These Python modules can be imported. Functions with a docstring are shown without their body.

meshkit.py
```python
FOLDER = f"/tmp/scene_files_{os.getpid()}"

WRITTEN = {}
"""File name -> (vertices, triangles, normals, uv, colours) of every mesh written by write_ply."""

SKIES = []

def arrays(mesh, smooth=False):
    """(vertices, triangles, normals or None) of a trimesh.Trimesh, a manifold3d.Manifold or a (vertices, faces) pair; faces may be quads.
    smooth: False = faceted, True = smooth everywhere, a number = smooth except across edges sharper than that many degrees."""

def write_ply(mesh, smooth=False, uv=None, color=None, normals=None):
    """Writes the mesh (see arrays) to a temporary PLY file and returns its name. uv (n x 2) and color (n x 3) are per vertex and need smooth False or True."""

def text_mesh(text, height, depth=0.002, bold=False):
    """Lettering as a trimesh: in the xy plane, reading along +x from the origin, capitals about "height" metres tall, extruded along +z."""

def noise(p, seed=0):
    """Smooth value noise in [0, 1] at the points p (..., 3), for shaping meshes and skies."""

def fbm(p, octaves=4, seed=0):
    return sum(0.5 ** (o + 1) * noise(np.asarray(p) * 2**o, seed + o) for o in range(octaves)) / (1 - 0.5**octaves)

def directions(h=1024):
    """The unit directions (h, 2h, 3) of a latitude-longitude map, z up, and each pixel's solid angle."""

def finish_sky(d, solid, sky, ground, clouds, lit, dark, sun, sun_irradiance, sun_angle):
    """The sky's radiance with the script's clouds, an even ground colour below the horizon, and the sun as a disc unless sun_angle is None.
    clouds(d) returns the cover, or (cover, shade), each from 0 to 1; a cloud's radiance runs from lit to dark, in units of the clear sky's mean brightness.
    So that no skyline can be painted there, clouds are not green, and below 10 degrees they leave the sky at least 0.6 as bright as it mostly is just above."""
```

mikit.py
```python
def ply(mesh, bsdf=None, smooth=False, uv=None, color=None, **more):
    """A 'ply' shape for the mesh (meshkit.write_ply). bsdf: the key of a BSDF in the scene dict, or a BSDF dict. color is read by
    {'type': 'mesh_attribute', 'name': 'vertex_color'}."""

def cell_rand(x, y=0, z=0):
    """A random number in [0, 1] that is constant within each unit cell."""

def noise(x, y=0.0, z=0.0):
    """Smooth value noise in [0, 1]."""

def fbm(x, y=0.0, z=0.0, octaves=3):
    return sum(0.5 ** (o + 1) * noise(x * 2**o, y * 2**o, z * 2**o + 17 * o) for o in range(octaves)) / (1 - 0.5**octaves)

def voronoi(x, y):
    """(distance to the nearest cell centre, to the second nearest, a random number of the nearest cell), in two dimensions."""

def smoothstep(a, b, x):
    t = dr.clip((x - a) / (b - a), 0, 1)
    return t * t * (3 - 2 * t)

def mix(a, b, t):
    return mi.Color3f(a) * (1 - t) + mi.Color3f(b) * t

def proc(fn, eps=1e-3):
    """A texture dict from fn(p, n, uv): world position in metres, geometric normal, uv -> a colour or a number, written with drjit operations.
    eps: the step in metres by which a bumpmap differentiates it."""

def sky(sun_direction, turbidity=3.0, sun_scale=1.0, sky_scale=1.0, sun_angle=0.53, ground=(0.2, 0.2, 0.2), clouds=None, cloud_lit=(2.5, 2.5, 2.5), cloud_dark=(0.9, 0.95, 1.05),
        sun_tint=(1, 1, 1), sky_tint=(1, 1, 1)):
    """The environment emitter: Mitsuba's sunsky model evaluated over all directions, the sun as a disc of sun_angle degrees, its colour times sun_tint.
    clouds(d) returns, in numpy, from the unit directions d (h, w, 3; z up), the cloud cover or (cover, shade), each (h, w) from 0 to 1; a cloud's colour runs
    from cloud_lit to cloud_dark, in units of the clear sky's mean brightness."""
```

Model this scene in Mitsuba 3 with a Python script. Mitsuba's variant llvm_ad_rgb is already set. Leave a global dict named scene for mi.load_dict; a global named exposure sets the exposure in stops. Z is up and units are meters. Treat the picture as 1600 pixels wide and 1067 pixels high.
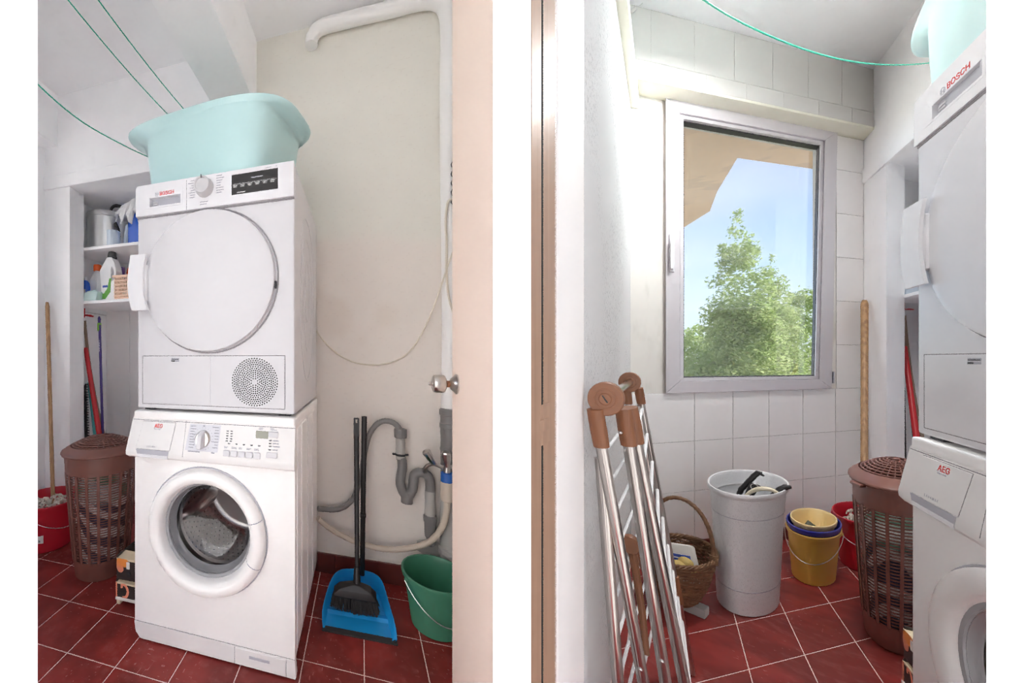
import math
import numpy as np
import trimesh
import mitsuba as mi
import mikit
import meshkit
import manifold3d as m3
import drjit as dr
from mikit import proc, noise, fbm, smoothstep, mix, cell_rand
from shapely.geometry import Polygon, Point, box as sbox
from scipy.interpolate import CubicSpline

T = mi.ScalarTransform4f
scene, labels = {}, {}
EYE = 1.0485
YAW = math.atan(1 / 3.469)
FWD = (-math.sin(YAW), math.cos(YAW))

# ------------------------------------------------------------------ camera, sky, exposure
scene['camera'] = {
    'type': 'perspective', 'fov': math.degrees(2 * math.atan(800 / 523.0)), 'fov_axis': 'x',
    'principal_point_offset_x': 0.24125, 'principal_point_offset_y': -0.0248,
    'near_clip': 0.02, 'far_clip': 500.0,
    'to_world': T().look_at(origin=[0, 0, EYE], target=[FWD[0], FWD[1], EYE], up=[0, 0, 1]),
}


def clouds(d):
    n = meshkit.fbm(np.stack([d[..., 0] * 2.2, d[..., 1] * 2.2, d[..., 2] * 5.0], -1) + 3.1, 5, 4)
    cover = np.clip((n - 0.30) * 2.2, 0, 1) * 0.65 + .1
    return cover, np.clip((n - 0.6) * 1.5, 0, 1) * 0.3


scene['sky'] = mikit.sky((0.80, -0.05, 0.60), turbidity=3.0, sun_scale=2.6, sun_tint=(.755, .935, 1.36), sky_tint=(.95, 1.0, 1.10), sky_scale=1.6, sun_angle=2.0, ground=(0.30, 0.29, 0.27),
                         clouds=clouds, cloud_lit=(1.9, 1.92, 2.0), cloud_dark=(1.0, 1.02, 1.06))
exposure = 2.0


# ------------------------------------------------------------------ helpers
def lin(h):
    v = [int(h[i:i + 2], 16) / 255 for i in (0, 2, 4)]
    return [x / 12.92 if x <= 0.04045 else ((x + 0.055) / 1.055) ** 2.4 for x in v]


def uniq(key):
    if key not in scene and key not in labels:
        return key
    n = 1
    while f'{key}_{n:03d}' in scene or f'{key}_{n:03d}' in labels:
        n += 1
    return f'{key}_{n:03d}'


def thing(name, label, cat, group=None):
    key = uniq(name)
    labels[key] = {'label': label, 'category': cat}
    if group:
        labels[key]['group'] = group
    return key


def xf(mesh, M):
    if M is None:
        return mesh
    m = mesh.copy()
    m.apply_transform(M)
    return m


def part(parent, name, mesh, mat, smooth=35, M=None, label=None, kind=None, uv=None):
    key = uniq(parent + '__' + name)
    scene[key] = mikit.ply(xf(mesh, M), mat, smooth=smooth)
    if label or kind:
        labels[key] = {}
        if label:
            labels[key]['label'] = label
        if kind:
            labels[key]['kind'] = kind
    return key


def solo(name, mesh, mat, label, cat, smooth=35, M=None, group=None):
    key = thing(name, label, cat, group)
    scene[key] = mikit.ply(xf(mesh, M), mat, smooth=smooth)
    return key


def struct(name, mesh, mat, smooth=False, M=None, label=None):
    key = uniq(name)
    scene[key] = mikit.ply(xf(mesh, M), mat, smooth=smooth)
    labels[key] = {'kind': 'structure'}
    if label:
        labels[key]['label'] = label
    return key


def shell(name, label=None):
    key = uniq(name)
    labels[key] = {'kind': 'structure'}
    if label:
        labels[key]['label'] = label
    return key


cat_ = trimesh.util.concatenate


def TR(x=0, y=0, z=0, rz=0, rx=0, ry=0, s=(1, 1, 1)):
    M = np.eye(4)
    for a, ax in ((rx, (1, 0, 0)), (ry, (0, 1, 0)), (rz, (0, 0, 1))):
        if a:
            M = trimesh.transformations.rotation_matrix(math.radians(a), ax) @ M
    M = M @ np.diag([*s, 1.0])
    M[:3, 3] = (x, y, z)
    return M


def bx(x0, x1, y0, y1, z0, z1):
    m = trimesh.creation.box((x1 - x0, y1 - y0, z1 - z0))
    m.apply_translation(((x0 + x1) / 2, (y0 + y1) / 2, (z0 + z1) / 2))
    return m


_SPH = trimesh.creation.icosphere(subdivisions=1).vertices


def rbox(x0, x1, y0, y1, z0, z1, r=0.003):
    r = min(r, (x1 - x0) / 2.01, (y1 - y0) / 2.01, (z1 - z0) / 2.01)
    pts = [np.array([a, b, c]) + _SPH * r for a in (x0 + r, x1 - r) for b in (y0 + r, y1 - r) for c in (z0 + r, z1 - r)]
    return trimesh.convex.convex_hull(np.vstack(pts))


def hull(pts):
    return trimesh.convex.convex_hull(np.asarray(pts, float))


def spline(pts, n=24):
    p = np.asarray(pts, float)
    t = np.r_[0, np.cumsum(np.linalg.norm(np.diff(p, axis=0), axis=1))]
    return CubicSpline(t, p)(np.linspace(0, t[-1], n))


def tube(pts, r, n=12, closed=False):
    p = np.asarray(pts, float)
    N = len(p)
    r = np.broadcast_to(np.asarray(r, float), (N,))
    if closed:
        t = np.roll(p, -1, 0) - np.roll(p, 1, 0)
    else:
        t = np.gradient(p, axis=0)
    t /= np.linalg.norm(t, axis=1, keepdims=True) + 1e-12
    u = np.cross(t[0], [0.13, 0.27, 0.95])
    if np.linalg.norm(u) < 0.05:
        u = np.cross(t[0], [1, 0, 0])
    us = []
    for i in range(N):
        u = u - t[i] * (u @ t[i])
        u = u / np.linalg.norm(u)
        us.append(u)
    us = np.array(us)
    vs = np.cross(t, us)
    a = np.linspace(0, 2 * np.pi, n, endpoint=False)
    ring = p[:, None] + r[:, None, None] * (np.cos(a)[None, :, None] * us[:, None] + np.sin(a)[None, :, None] * vs[:, None])
    v = ring.reshape(-1, 3)
    f = []
    K = N if closed else N - 1
    i, j = np.meshgrid(np.arange(K), np.arange(n), indexing='ij')
    a0, a1 = (i * n + j).ravel(), (i * n + (j + 1) % n).ravel()
    b0, b1 = (((i + 1) % N) * n + j).ravel(), (((i + 1) % N) * n + (j + 1) % n).ravel()
    f = np.vstack([np.c_[a0, a1, b1], np.c_[a0, b1, b0]])
    if not closed:
        v = np.vstack([v, p[:1], p[-1:]])
        k = np.arange(n)
        f = np.vstack([f, np.c_[np.full(n, N * n), (k + 1) % n, k], np.c_[np.full(n, N * n + 1), (N - 1) * n + k, (N - 1) * n + (k + 1) % n]])
    return trimesh.Trimesh(v, f, process=False)


def bar(a, b, r, n=12):
    return tube([a, b], r, n)


def lathe(prof, n=48, arc=None):
    """Revolve (r, z) about the z axis."""
    p = np.asarray(prof, float)
    full = arc is None
    a = np.linspace(0, 2 * np.pi, n, endpoint=False) if full else np.radians(np.linspace(arc[0], arc[1], n))
    v = np.stack([p[:, None, 0] * np.cos(a), p[:, None, 0] * np.sin(a), np.repeat(p[:, 1:2], n, 1)], -1).reshape(-1, 3)
    i, j = np.meshgrid(np.arange(len(p) - 1), np.arange(n if full else n - 1), indexing='ij')
    a0, a1 = (i * n + j).ravel(), (i * n + (j + 1) % n).ravel()
    b0, b1 = ((i + 1) * n + j).ravel(), ((i + 1) * n + (j + 1) % n).ravel()
    f = np.vstack([np.c_[a0, a1, b1], np.c_[a0, b1, b0]])
    return trimesh.Trimesh(v, f, process=False)


def lathe_y(prof, n=64, arc=None):
    """Revolve (r, y) about the y axis, in a front facing -y: angle 0 = +x, 90 = +z."""
    m = lathe(prof, n, arc)
    m.vertices = np.asarray(m.vertices)[:, [0, 2, 1]]
    m.invert()
    return m


def ext_y(poly, y0, y1):
    """Polygon in (x, z), extruded from y0 to y1."""
    m = trimesh.creation.extrude_polygon(poly if hasattr(poly, 'exterior') else Polygon(poly), y1 - y0)
    v = np.asarray(m.vertices)
    m.vertices = np.c_[v[:, 0], y1 - v[:, 2], v[:, 1]]
    return m


def ext_z(poly, z0, z1):
    m = trimesh.creation.extrude_polygon(poly if hasattr(poly, 'exterior') else Polygon(poly), z1 - z0)
    m.apply_translation((0, 0, z0))
    return m


def ext_x(poly, x0, x1):
    """Polygon in (y, z), extruded from x0 to x1."""
    m = trimesh.creation.extrude_polygon(poly if hasattr(poly, 'exterior') else Polygon(poly), x1 - x0)
    v = np.asarray(m.vertices)
    m.vertices = np.c_[x0 + v[:, 2], v[:, 0], v[:, 1]]
    return m


def lettering(text, h, x, y, z, depth=0.0006, bold=False, sx=1.0):
    """Lettering on a front that faces -y; x, z its lower left corner."""
    m = meshkit.text_mesh(text, h, depth, bold)
    v = np.asarray(m.vertices)
    m.vertices = np.c_[x + v[:, 0] * sx, y - v[:, 2], z + v[:, 1]]
    return m


def tile_prism(q, z0, z1, c=0.0015):
    """A tile on a convex quad q (4 x 2, counter-clockwise) with a chamfered upper edge."""
    q = np.asarray(q, float)
    m = q.mean(0)
    ins = q + (m - q) / np.linalg.norm(m - q, axis=1, keepdims=True) * c * 1.4
    return hull(np.vstack([np.c_[q, [z0] * 4], np.c_[q, [z1 - c] * 4], np.c_[ins, [z1] * 4]]))


# the right-hand room's floor plan has oblique axes; a point of its plan (x, y) stands at plan2(x, y)
O2, U2, V2 = np.array([-0.6823, -0.4448]), np.array([-0.8389, -1.2437]), np.array([1.2338, 0.6372])


def plan2(x, y, z=None):
    p = O2 + x * U2 + y * V2
    return p if z is None else np.array([p[0], p[1], z])


PLAN2 = np.eye(4)
PLAN2[:2, 0], PLAN2[:2, 1], PLAN2[:2, 3] = U2, V2, O2


def oval(cx, cy, s1, s2, ang, r, z=0.0):
    """Puts a round thing of rim radius r down as an oval one with half axes s1, s2, the first at ang degrees."""
    R = TR(rz=ang)
    return TR(cx, cy, z) @ R @ np.diag([s1 / r, s2 / r, 1, 1.0]) @ R.T


# ------------------------------------------------------------------ materials
def two(b):
    return {'type': 'twosided', 'b': b}


def rgb(c):
    return {'type': 'rgb', 'value': list(map(float, lin(c) if isinstance(c, str) else c))}


def prin(name, c, rough=0.5, metal=0.0, spec=0.5, **kw):
    col = c if isinstance(c, dict) else rgb(c)
    scene[name] = two({'type': 'principled', 'base_color': col, 'roughness': rough, 'metallic': metal, 'specular': spec, **kw})


def bumped(name, c, rough, fn, height, spec=0.3, eps=1e-3):
    col = c if isinstance(c, dict) else rgb(c)
    scene[name] = two({'type': 'bumpmap', 'arbitrary': proc(fn, eps), 'scale': height,
                       'bsdf': {'type': 'principled', 'base_color': col, 'roughness': rough, 'specular': spec}})


def wall_col(p, n, uv):
    a = fbm(p.x * 3, p.y * 3, p.z * 3, 3)
    b = fbm(p.x * 23 + 5, p.y * 23, p.z * 14, 3)
    return mix((.86, .858, .865), (.80, .80, .805), smoothstep(.35, .75, a) * .6 + smoothstep(.62, .8, b) * .35)


def cream_col(p, n, uv):
    a = fbm(p.x * 2.2 + 3, p.y * 2, p.z * 2.2, 3)
    low = smoothstep(.06, -.06, p.z - 1.60 + (a - .5) * .25 + p.x * .1)
    c = mix((.73, .71, .645), (.745, .69, .635), low)
    pat = smoothstep(.55, .75, fbm(p.x * 5, p.y, p.z * 4 + 9, 3)) * low
    c = mix(c, (.58, .47, .37), pat * .2)
    sp = smoothstep(.80, .90, noise(p.x * 90, p.y * 90, p.z * 90)) * .12
    return mix(c, (.55, .48, .42), sp)


def rough_h(p, n, uv):
    return fbm(p.x * 60, p.y * 60, p.z * 60, 3) * .6 + fbm(p.x * 9, p.y * 9, p.z * 9, 2)


def stipple_h(p, n, uv):
    return fbm(p.x * 190, p.y * 190, p.z * 190, 2)


def stipple_col(p, n, uv):
    a = smoothstep(.52, .8, fbm(p.x * 160, p.y * 160, p.z * 120, 2)) * smoothstep(.3, .65, fbm(p.x * 4, p.y * 4, p.z * 3, 2))
    return mix((.56, .555, .55), (.30, .30, .30), a * .6)


def mold_col(p, n, uv):
    a = smoothstep(.5, .8, fbm(p.x * 11, p.y * 11, p.z * 5, 4))
    return mix((.70, .675, .63), (.46, .44, .39), a * .55)


def floor_col(p, n, uv):
    a = fbm(p.x * 7, p.y * 7, 3.0, 4)
    c = mix((.225, .026, .022), (.155, .020, .017), smoothstep(.35, .7, a))
    dust = smoothstep(.45, .95, fbm(p.x * 45, p.y * 45, 1.0, 4)) * smoothstep(.3, .7, fbm(p.x * 5, p.y * 5, 8.0, 2)) * .18
    c = mix(c, (.40, .20, .18), dust)
    spot = smoothstep(.86, .94, noise(p.x * 110 + 9, p.y * 110, 2.0)) * smoothstep(.5, .8, noise(p.x * 7, p.y * 7, 7.0))
    return mix(c, (.50, .26, .24), spot * .35)


def floor_rough(p, n, uv):
    return .30 + .30 * fbm(p.x * 14, p.y * 14, 5.0, 3)


def speckle_col(p, n, uv):
    a = noise(p.x * 420, p.y * 420, p.z * 420)
    return mix((.70, .70, .705), (.52, .52, .53), smoothstep(.55, .9, a))


def wood_col(p, n, uv):
    a = fbm(p.x * 160, p.y * 160, p.z * 7, 3)
    return mix((.42, .25, .125), (.30, .165, .08), smoothstep(.3, .7, a))


def peach_door_col(p, n, uv):
    a = fbm(p.x * 5, p.y * 5, p.z * 3, 3)
    return mix((.89, .74, .64), (.88, .71, .61), a)


def soffit_col(p, n, uv):
    a = fbm(p.x * 2.3, p.y * 2.3, p.z * 2.3, 4)
    b = smoothstep(.62, .75, fbm(p.x * 3.1 + 4, p.y * 7, p.z * 4, 4))
    return mix(mix((.82, .62, .45), (.76, .55, .38), a), (.50, .38, .30), b * .25)


def jamb_col(p, n, uv):
    a = fbm(p.x * 60, p.y * 60, p.z * 3, 3)
    return mix((.36, .215, .14), (.28, .165, .105), a)


def wicker_col(p, n, uv):
    a = noise(p.x * 90, p.y * 90, p.z * 60)
    return mix((.105, .05, .025), (.22, .115, .055), a)


def stripe_col(p, n, uv):
    w = (p.x * .6 + p.y * .4 + p.z + .08 * noise(p.x * 9, p.y * 9, p.z * 9)) * 11
    s = smoothstep(.47, .53, dr.abs(w - dr.floor(w) - .5) * 2)
    top = smoothstep(.34, .40, p.z)
    c = mix((.035, .035, .085), (.72, .70, .68), s)
    g = noise(p.x * 17, p.y * 17, p.z * 17)
    return mix(c, mix((.50, .48, .46), (.10, .22, .14), smoothstep(.4, .6, g)), top)


def foliage_col(p, n, uv):
    a = noise(p.x * 2.1, p.y * 2.1, p.z * 2.1)
    b = cell_rand(p.x * 6, p.y * 6, p.z * 6)
    return mix((.30, .42, .13), (.58, .64, .32), a * .5 + b * .5)


def marble_glass(p, n, uv):
    a = fbm(p.x * 40, p.y * 40, p.z * 30, 3)
    return mix((.60, .74, .72), (.50, .66, .64), a)


prin('white_wall', proc(wall_col), .75, spec=.2)
bumped('rough_white', proc(wall_col), .8, rough_h, .006, spec=.15)
bumped('cream_wall', proc(cream_col), .72, rough_h, .0022, spec=.2)
bumped('stipple_wall', proc(stipple_col), .85, stipple_h, .0022, spec=.1, eps=5e-4)
prin('moldy_plaster', proc(mold_col), .85, spec=.15)
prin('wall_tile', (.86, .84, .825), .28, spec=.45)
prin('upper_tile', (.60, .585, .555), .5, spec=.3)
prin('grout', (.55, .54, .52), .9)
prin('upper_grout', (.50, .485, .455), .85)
prin('floor_tile', proc(floor_col), proc(floor_rough), spec=.35)
prin('floor_grout', (.66, .50, .47), .9)
prin('skirting_tile', (.105, .022, .017), .35)
prin('door_paint', proc(peach_door_col), .45, spec=.35)
prin('casing_paint', (.80, .765, .74), .5)
prin('jamb_wood', proc(jamb_col), .5)
prin('dark_gap', (.02, .015, .012), .9)
prin('rail_and_lit_cream', (.76, .74, .62), .5)  # cream of the rail, also the brightness on the upper wall's underside
prin('pier_white', (.93, .93, .93), .8, spec=.1)
prin('enamel', (.60, .59, .605), .28, spec=.28, clearcoat=.12, clearcoat_gloss=.9)
prin('enamel_warm', (.83, .815, .795), .2, spec=.5, clearcoat=.4, clearcoat_gloss=.95)
prin('panel_plastic', (.68, .675, .69), .35)
prin('plastic_warm', (.72, .705, .69), .38)
prin('recess_grey', (.40, .40, .44), .5)
prin('recess_dark', (.02, .02, .022), .6)
prin('seam', (.25, .24, .25), .8)
prin('print_grey', (.33, .33, .37), .7)
prin('print_dark', (.08, .08, .09), .7)
prin('print_red', (.55, .02, .02), .6)
prin('print_white', (.8, .8, .8), .6)
prin('black_glass', (.012, .011, .011), .12)
prin('lcd_grey', (.27, .27, .22), .25)
prin('dial_grey', (.52, .51, .52), .35)
prin('rubber_grey', (.30, .30, .31), .5)
prin('drum_steel', (.48, .455, .44), .24, metal=1.0)
prin('chrome', (.58, .55, .52), .12, metal=1.0)
prin('steel_satin', (.62, .61, .60), .3, metal=1.0)
prin('aluminium', (.72, .72, .71), .3, metal=1.0)
prin('joint_brown', (.225, .090, .040), .38)
prin('rod_white', (.80, .80, .80), .3)
prin('hamper_brown', (.165, .065, .048), .38)
prin('aqua_plastic', (.45, .645, .64), .22, spec=.5)
prin('red_plastic', (.46, .016, .03), .3)
prin('green_plastic', (.05, .19, .115), .42)
prin('yellow_plastic', (.62, .36, .075), .38)
prin('pale_yellow', (.78, .60, .29), .4)
prin('blue_plastic', (.018, .022, .24), .35)
prin('pan_blue', (.012, .27, .62), .38)
prin('black_plastic', (.012, .011, .011), .42)
prin('bristle_black', (.02, .018, .018), .7)
prin('bin_grey', proc(speckle_col), .42)
prin('pipe_white', (.82, .81, .79), .45)
prin('pipe_grey', (.17, .163, .158), .45)
prin('pipe_pale', (.38, .365, .34), .5)
prin('hose_grey', (.20, .19, .182), .5)
prin('hose_beige', (.52, .44, .36), .45)
prin('cable_cream', (.66, .60, .50), .5)
prin('tap_blue', (.02, .10, .36), .4)
prin('line_green', (.02, .33, .22), .4)
prin('stick_wood', proc(wood_col), .5)
prin('stick_red', (.50, .02, .025), .3)
prin('stick_brown', (.24, .16, .11), .45)
prin('stick_teal', (.10, .42, .42), .4)
prin('stick_purple', (.055, .03, .19), .35)
prin('grip_green', (.22, .50, .04), .45)
prin('mop_cotton', (.66, .62, .54), .95)
prin('clothes', proc(stripe_col), .95)
prin('cloth_white', (.74, .73, .73), .95)
prin('bottle_white', (.78, .78, .78), .35)
prin('cap_orange', (.80, .13, .02), .4)
prin('cap_grey', (.07, .075, .075), .45)
prin('cap_purple', (.12, .07, .28), .4)
prin('bottle_blue', (.02, .10, .50), .35)
prin('label_green', (.12, .36, .05), .5)
prin('label_blue', (.05, .09, .38), .5)
prin('tray_glass', proc(marble_glass), .15)
prin('jar_pale', (.55, .62, .70), .2)
prin('basket_pink', (.74, .50, .36), .45)
prin('rag_red', (.45, .05, .04), .8)
prin('card_black', (.03, .022, .02), .5)
prin('card_peach', (.74, .26, .16), .5)
prin('card_orange', (.78, .26, .05), .5)
prin('card_cream', (.68, .55, .38), .8)
prin('wicker', proc(wicker_col), .6)
prin('paper', (.72, .69, .64), .9)
prin('potato', (.50, .36, .12), .7)
prin('stone_grey', (.34, .325, .31), .9)
prin('sponge_grey', (.10, .105, .075), .9)
prin('cream_plastic', (.72, .64, .48), .4)
prin('upvc', (.56, .53, .55), .35)
prin('bead', (.60, .575, .59), .3)
prin('soffit_peach', proc(soffit_col), .8)
prin('bounce_pave', (.44, .415, .385), .9)
prin('bounce_white', (.85, .83, .80), .9)
prin('grass', (.22, .21, .16), .95)
prin('bark', (.16, .11, .075), .9)
scene['pane_glass'] = {'type': 'thindielectric', 'int_ior': 1.5}
scene['leaf'] = {'type': 'principledthin', 'base_color': proc(foliage_col), 'roughness': .6, 'diff_trans': .7, 'spec_trans': 0.0}


def added_fill_lamp(label, x, y, z, ztop, r, power, col=(1, .985, .98)):  # fill lamp added out of view to brighten the right room
    t = thing('added_globe_lamp', label, 'lamp')
    k = part(t, 'rose', lathe([(0, ztop - .03), (.05, ztop - .028), (.055, ztop), (0, ztop)], 32), 'panel_plastic', 40, TR(x, y))
    part(t, 'stem', tube([(x, y, z + r * .9), (x, y, ztop - .02)], .006, 10), 'panel_plastic', 40)
    part(t, 'shade', lathe([(.02, z + r + .05), (.05, z + r + .045), (r + .05, z + .02), (r + .056, z - .045), (r + .050, z - .045), (r + .044, z + .018), (.05, z + r + .036), (.02, z + r + .04)], 48), 'panel_plastic', 40, TR(x, y))
    g_ = trimesh.creation.icosphere(subdivisions=3, radius=r)
    g_.apply_translation((x, y, z))
    key = part(t, 'globe', g_, 'panel_plastic', True)
    scene[key]['emitter'] = {'type': 'area', 'radiance': {'type': 'rgb', 'value': [power * c / (math.pi * r * r) for c in col]}}


# ------------------------------------------------------------------ structure: left-hand room
XW, YF, YB, CEIL = -1.945, 0.3055, 1.666, 2.70     # window wall, front wall, back wall, ceiling
GX, GY, GS = 0.0092, 1.155, 0.2034                  # floor grid


def floor_tiles(key, x0, x1, y0, y1, M=None):
    for i in range(-12, 6):
        for j in range(-6, 5):
            a, b = max(GX + i * GS, x0), min(GX + (i + 1) * GS, x1)
            c, d = max(GY + j * GS, y0), min(GY + (j + 1) * GS, y1)
            if b - a < .012 or d - c < .012:
                continue
            g = .0019
            part(key, 'tile', tile_prism([(a + g, c + g), (b - g, c + g), (b - g, d - g), (a + g, d - g)], -.006, 0, .001), 'floor_tile', False, M)


fl = struct('floor', bx(XW, .62, YF, YB, -.06, -.0015), 'floor_grout')
floor_tiles(fl, XW, .60, YF + .01, YB)
struct('ceiling', bx(XW - .15, .75, YF - .07, YB + .5, CEIL, CEIL + .15), 'white_wall')
NA, NB, NZ = -1.745, -.70, 2.117                    # niche opening from x=NA to NB, height NZ
back = struct('wall_back', cat_([bx(NB, .70, YB, YB + .14, 0, CEIL)]), 'cream_wall')
struct('wall_niche', cat_([bx(XW - .15, NA, YB, YB + .11, 0, CEIL), bx(NA, NB, YB, YB + .11, NZ, CEIL)]), 'rough_white')
nk = struct('wall_niche_inside', cat_([bx(-1.96, -1.86, YB + .105, 2.2, 0, NZ + .1), bx(-1.96, NB + .16, 2.11, 2.2, 0, NZ + .1),
                                       bx(NB, NB + .16, YB + .135, 2.2, 0, NZ + .1), bx(-1.96, NB + .16, YB + .105, 2.2, NZ + .01, NZ + .1)]), 'white_wall')
struct('floor', bx(-1.95, NB + .1, YB, 2.2, -.06, 0), 'floor_tile')
for i in range(5):
    for z in (.107, .369, .632, .894, 1.156):
        x0 = -1.858 + i * .207
        part(nk, 'tile', ext_y(sbox(x0 + .001, z + .001, x0 + .205, z + .260), 2.106, 2.1105), 'wall_tile', False)
struct('trim_1', rbox(XW, -.73, YB - .012, YB + .02, NZ, 2.196, .004), 'white_wall', 35)
struct('beam', bx(-.735, -.525, YF, YB, 2.35, CEIL), 'white_wall')
# window wall with a real window (outside the left-hand view)
struct('wall_window', cat_([bx(XW - .15, XW, YF - .07, .52, 0, CEIL), bx(XW - .15, XW, 1.40, YB + .1, 0, CEIL), bx(XW - .15, XW, .5, 1.42, 0, .90),
                            bx(XW - .15, XW, .5, 1.42, 2.37, CEIL), bx(XW, -1.84, YF, YB, 2.385, CEIL)]), 'rough_white')
for k in range(4):
    for (y0, y1) in ((1.25, 1.455), (1.46, 1.664)):
        z0 = .077 + k * .2655
        part('wall_window', 'tile', ext_x(sbox(y0, z0 + .002, y1, z0 + .2635), XW - .001, XW + .004), 'wall_tile', False)
sk = struct('baseboard_back', bx(-.82, .60, YB - .009, YB + .001, 0, .092), 'skirting_tile')
for i in range(-4, 3):
    a, b = GX + i * GS + .07, GX + (i + 1) * GS + .07
    part(sk, 'tile', rbox(max(a, -.82) + .0012, min(b, .6) - .0012, YB - .013, YB - .005, .001, .094 + .004 * math.sin(i * 3.1), .002), 'skirting_tile')

# front wall, with posts and a divider added for the white margins
struct('wall_front', cat_([ext_z([(-.36, .235), (-.2826, .235), (-.374, .3055), (-.385, .3055)], 0, CEIL), bx(-2.095, -1.15, .235, .3055, 0, CEIL)]), 'pier_white')  # margin post added; the gap beside it lets more light in
cr, cf = np.array([math.cos(YAW), math.sin(YAW)]), np.array(FWD)


def cam(rel, d):
    return tuple(d * rel / 523 * cr + d * cf)


struct('added_divider_wall', ext_z([cam(356, .40), cam(416, .40), cam(412, 1.75), (.575, 1.72), (.575, 1.60), (.345, 1.19), (.345, .935), cam(404, .665), cam(357, .655)], 0, CEIL), 'pier_white')
struct('added_post_right', ext_z([cam(1127, .18), cam(1340, .18), cam(1340, .20), cam(1135, .20)], 0, CEIL), 'pier_white')

# ------------------------------------------------------------------ structure: right-hand room
fl2 = struct('floor', bx(XW, -.05, YF, YB, -.06, -.0015), 'floor_grout', M=PLAN2)
floor_tiles(fl2, XW, -.10, YF + .002, YB, PLAN2)
struct('ceiling', bx(XW - .1, .1, YF - .02, YB + .12, 2.76, 2.9), 'white_wall', M=PLAN2)  # near end is out of view and shades the floor from the sun
WX, WU = XW, -1.84
wl = struct('wall_window', cat_([bx(WX - .15, WX, YF - .03, .52, 0, 2.76), bx(WX - .15, WX, 1.39, YB + .1, 0, 2.76), bx(WX - .15, WX, .5, 1.41, 0, .90),
                                 bx(WX - .15, WX, .5, 1.41, 2.38, 2.76)]), 'moldy_plaster', M=PLAN2)
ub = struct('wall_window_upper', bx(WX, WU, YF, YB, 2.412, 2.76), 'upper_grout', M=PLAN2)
struct('trim_2', bx(WX, WU + .004, YF, YB, 2.404, 2.4165), 'rail_and_lit_cream', M=PLAN2)  # yellowish colour for the light on the upper wall's underside
ys = [YF, .628, .838, 1.047, 1.257, 1.47, YB]
zs = [.07, .337, .605, .866, 1.132, 1.398, 1.664, 1.93, 2.196, 2.402]
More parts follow.
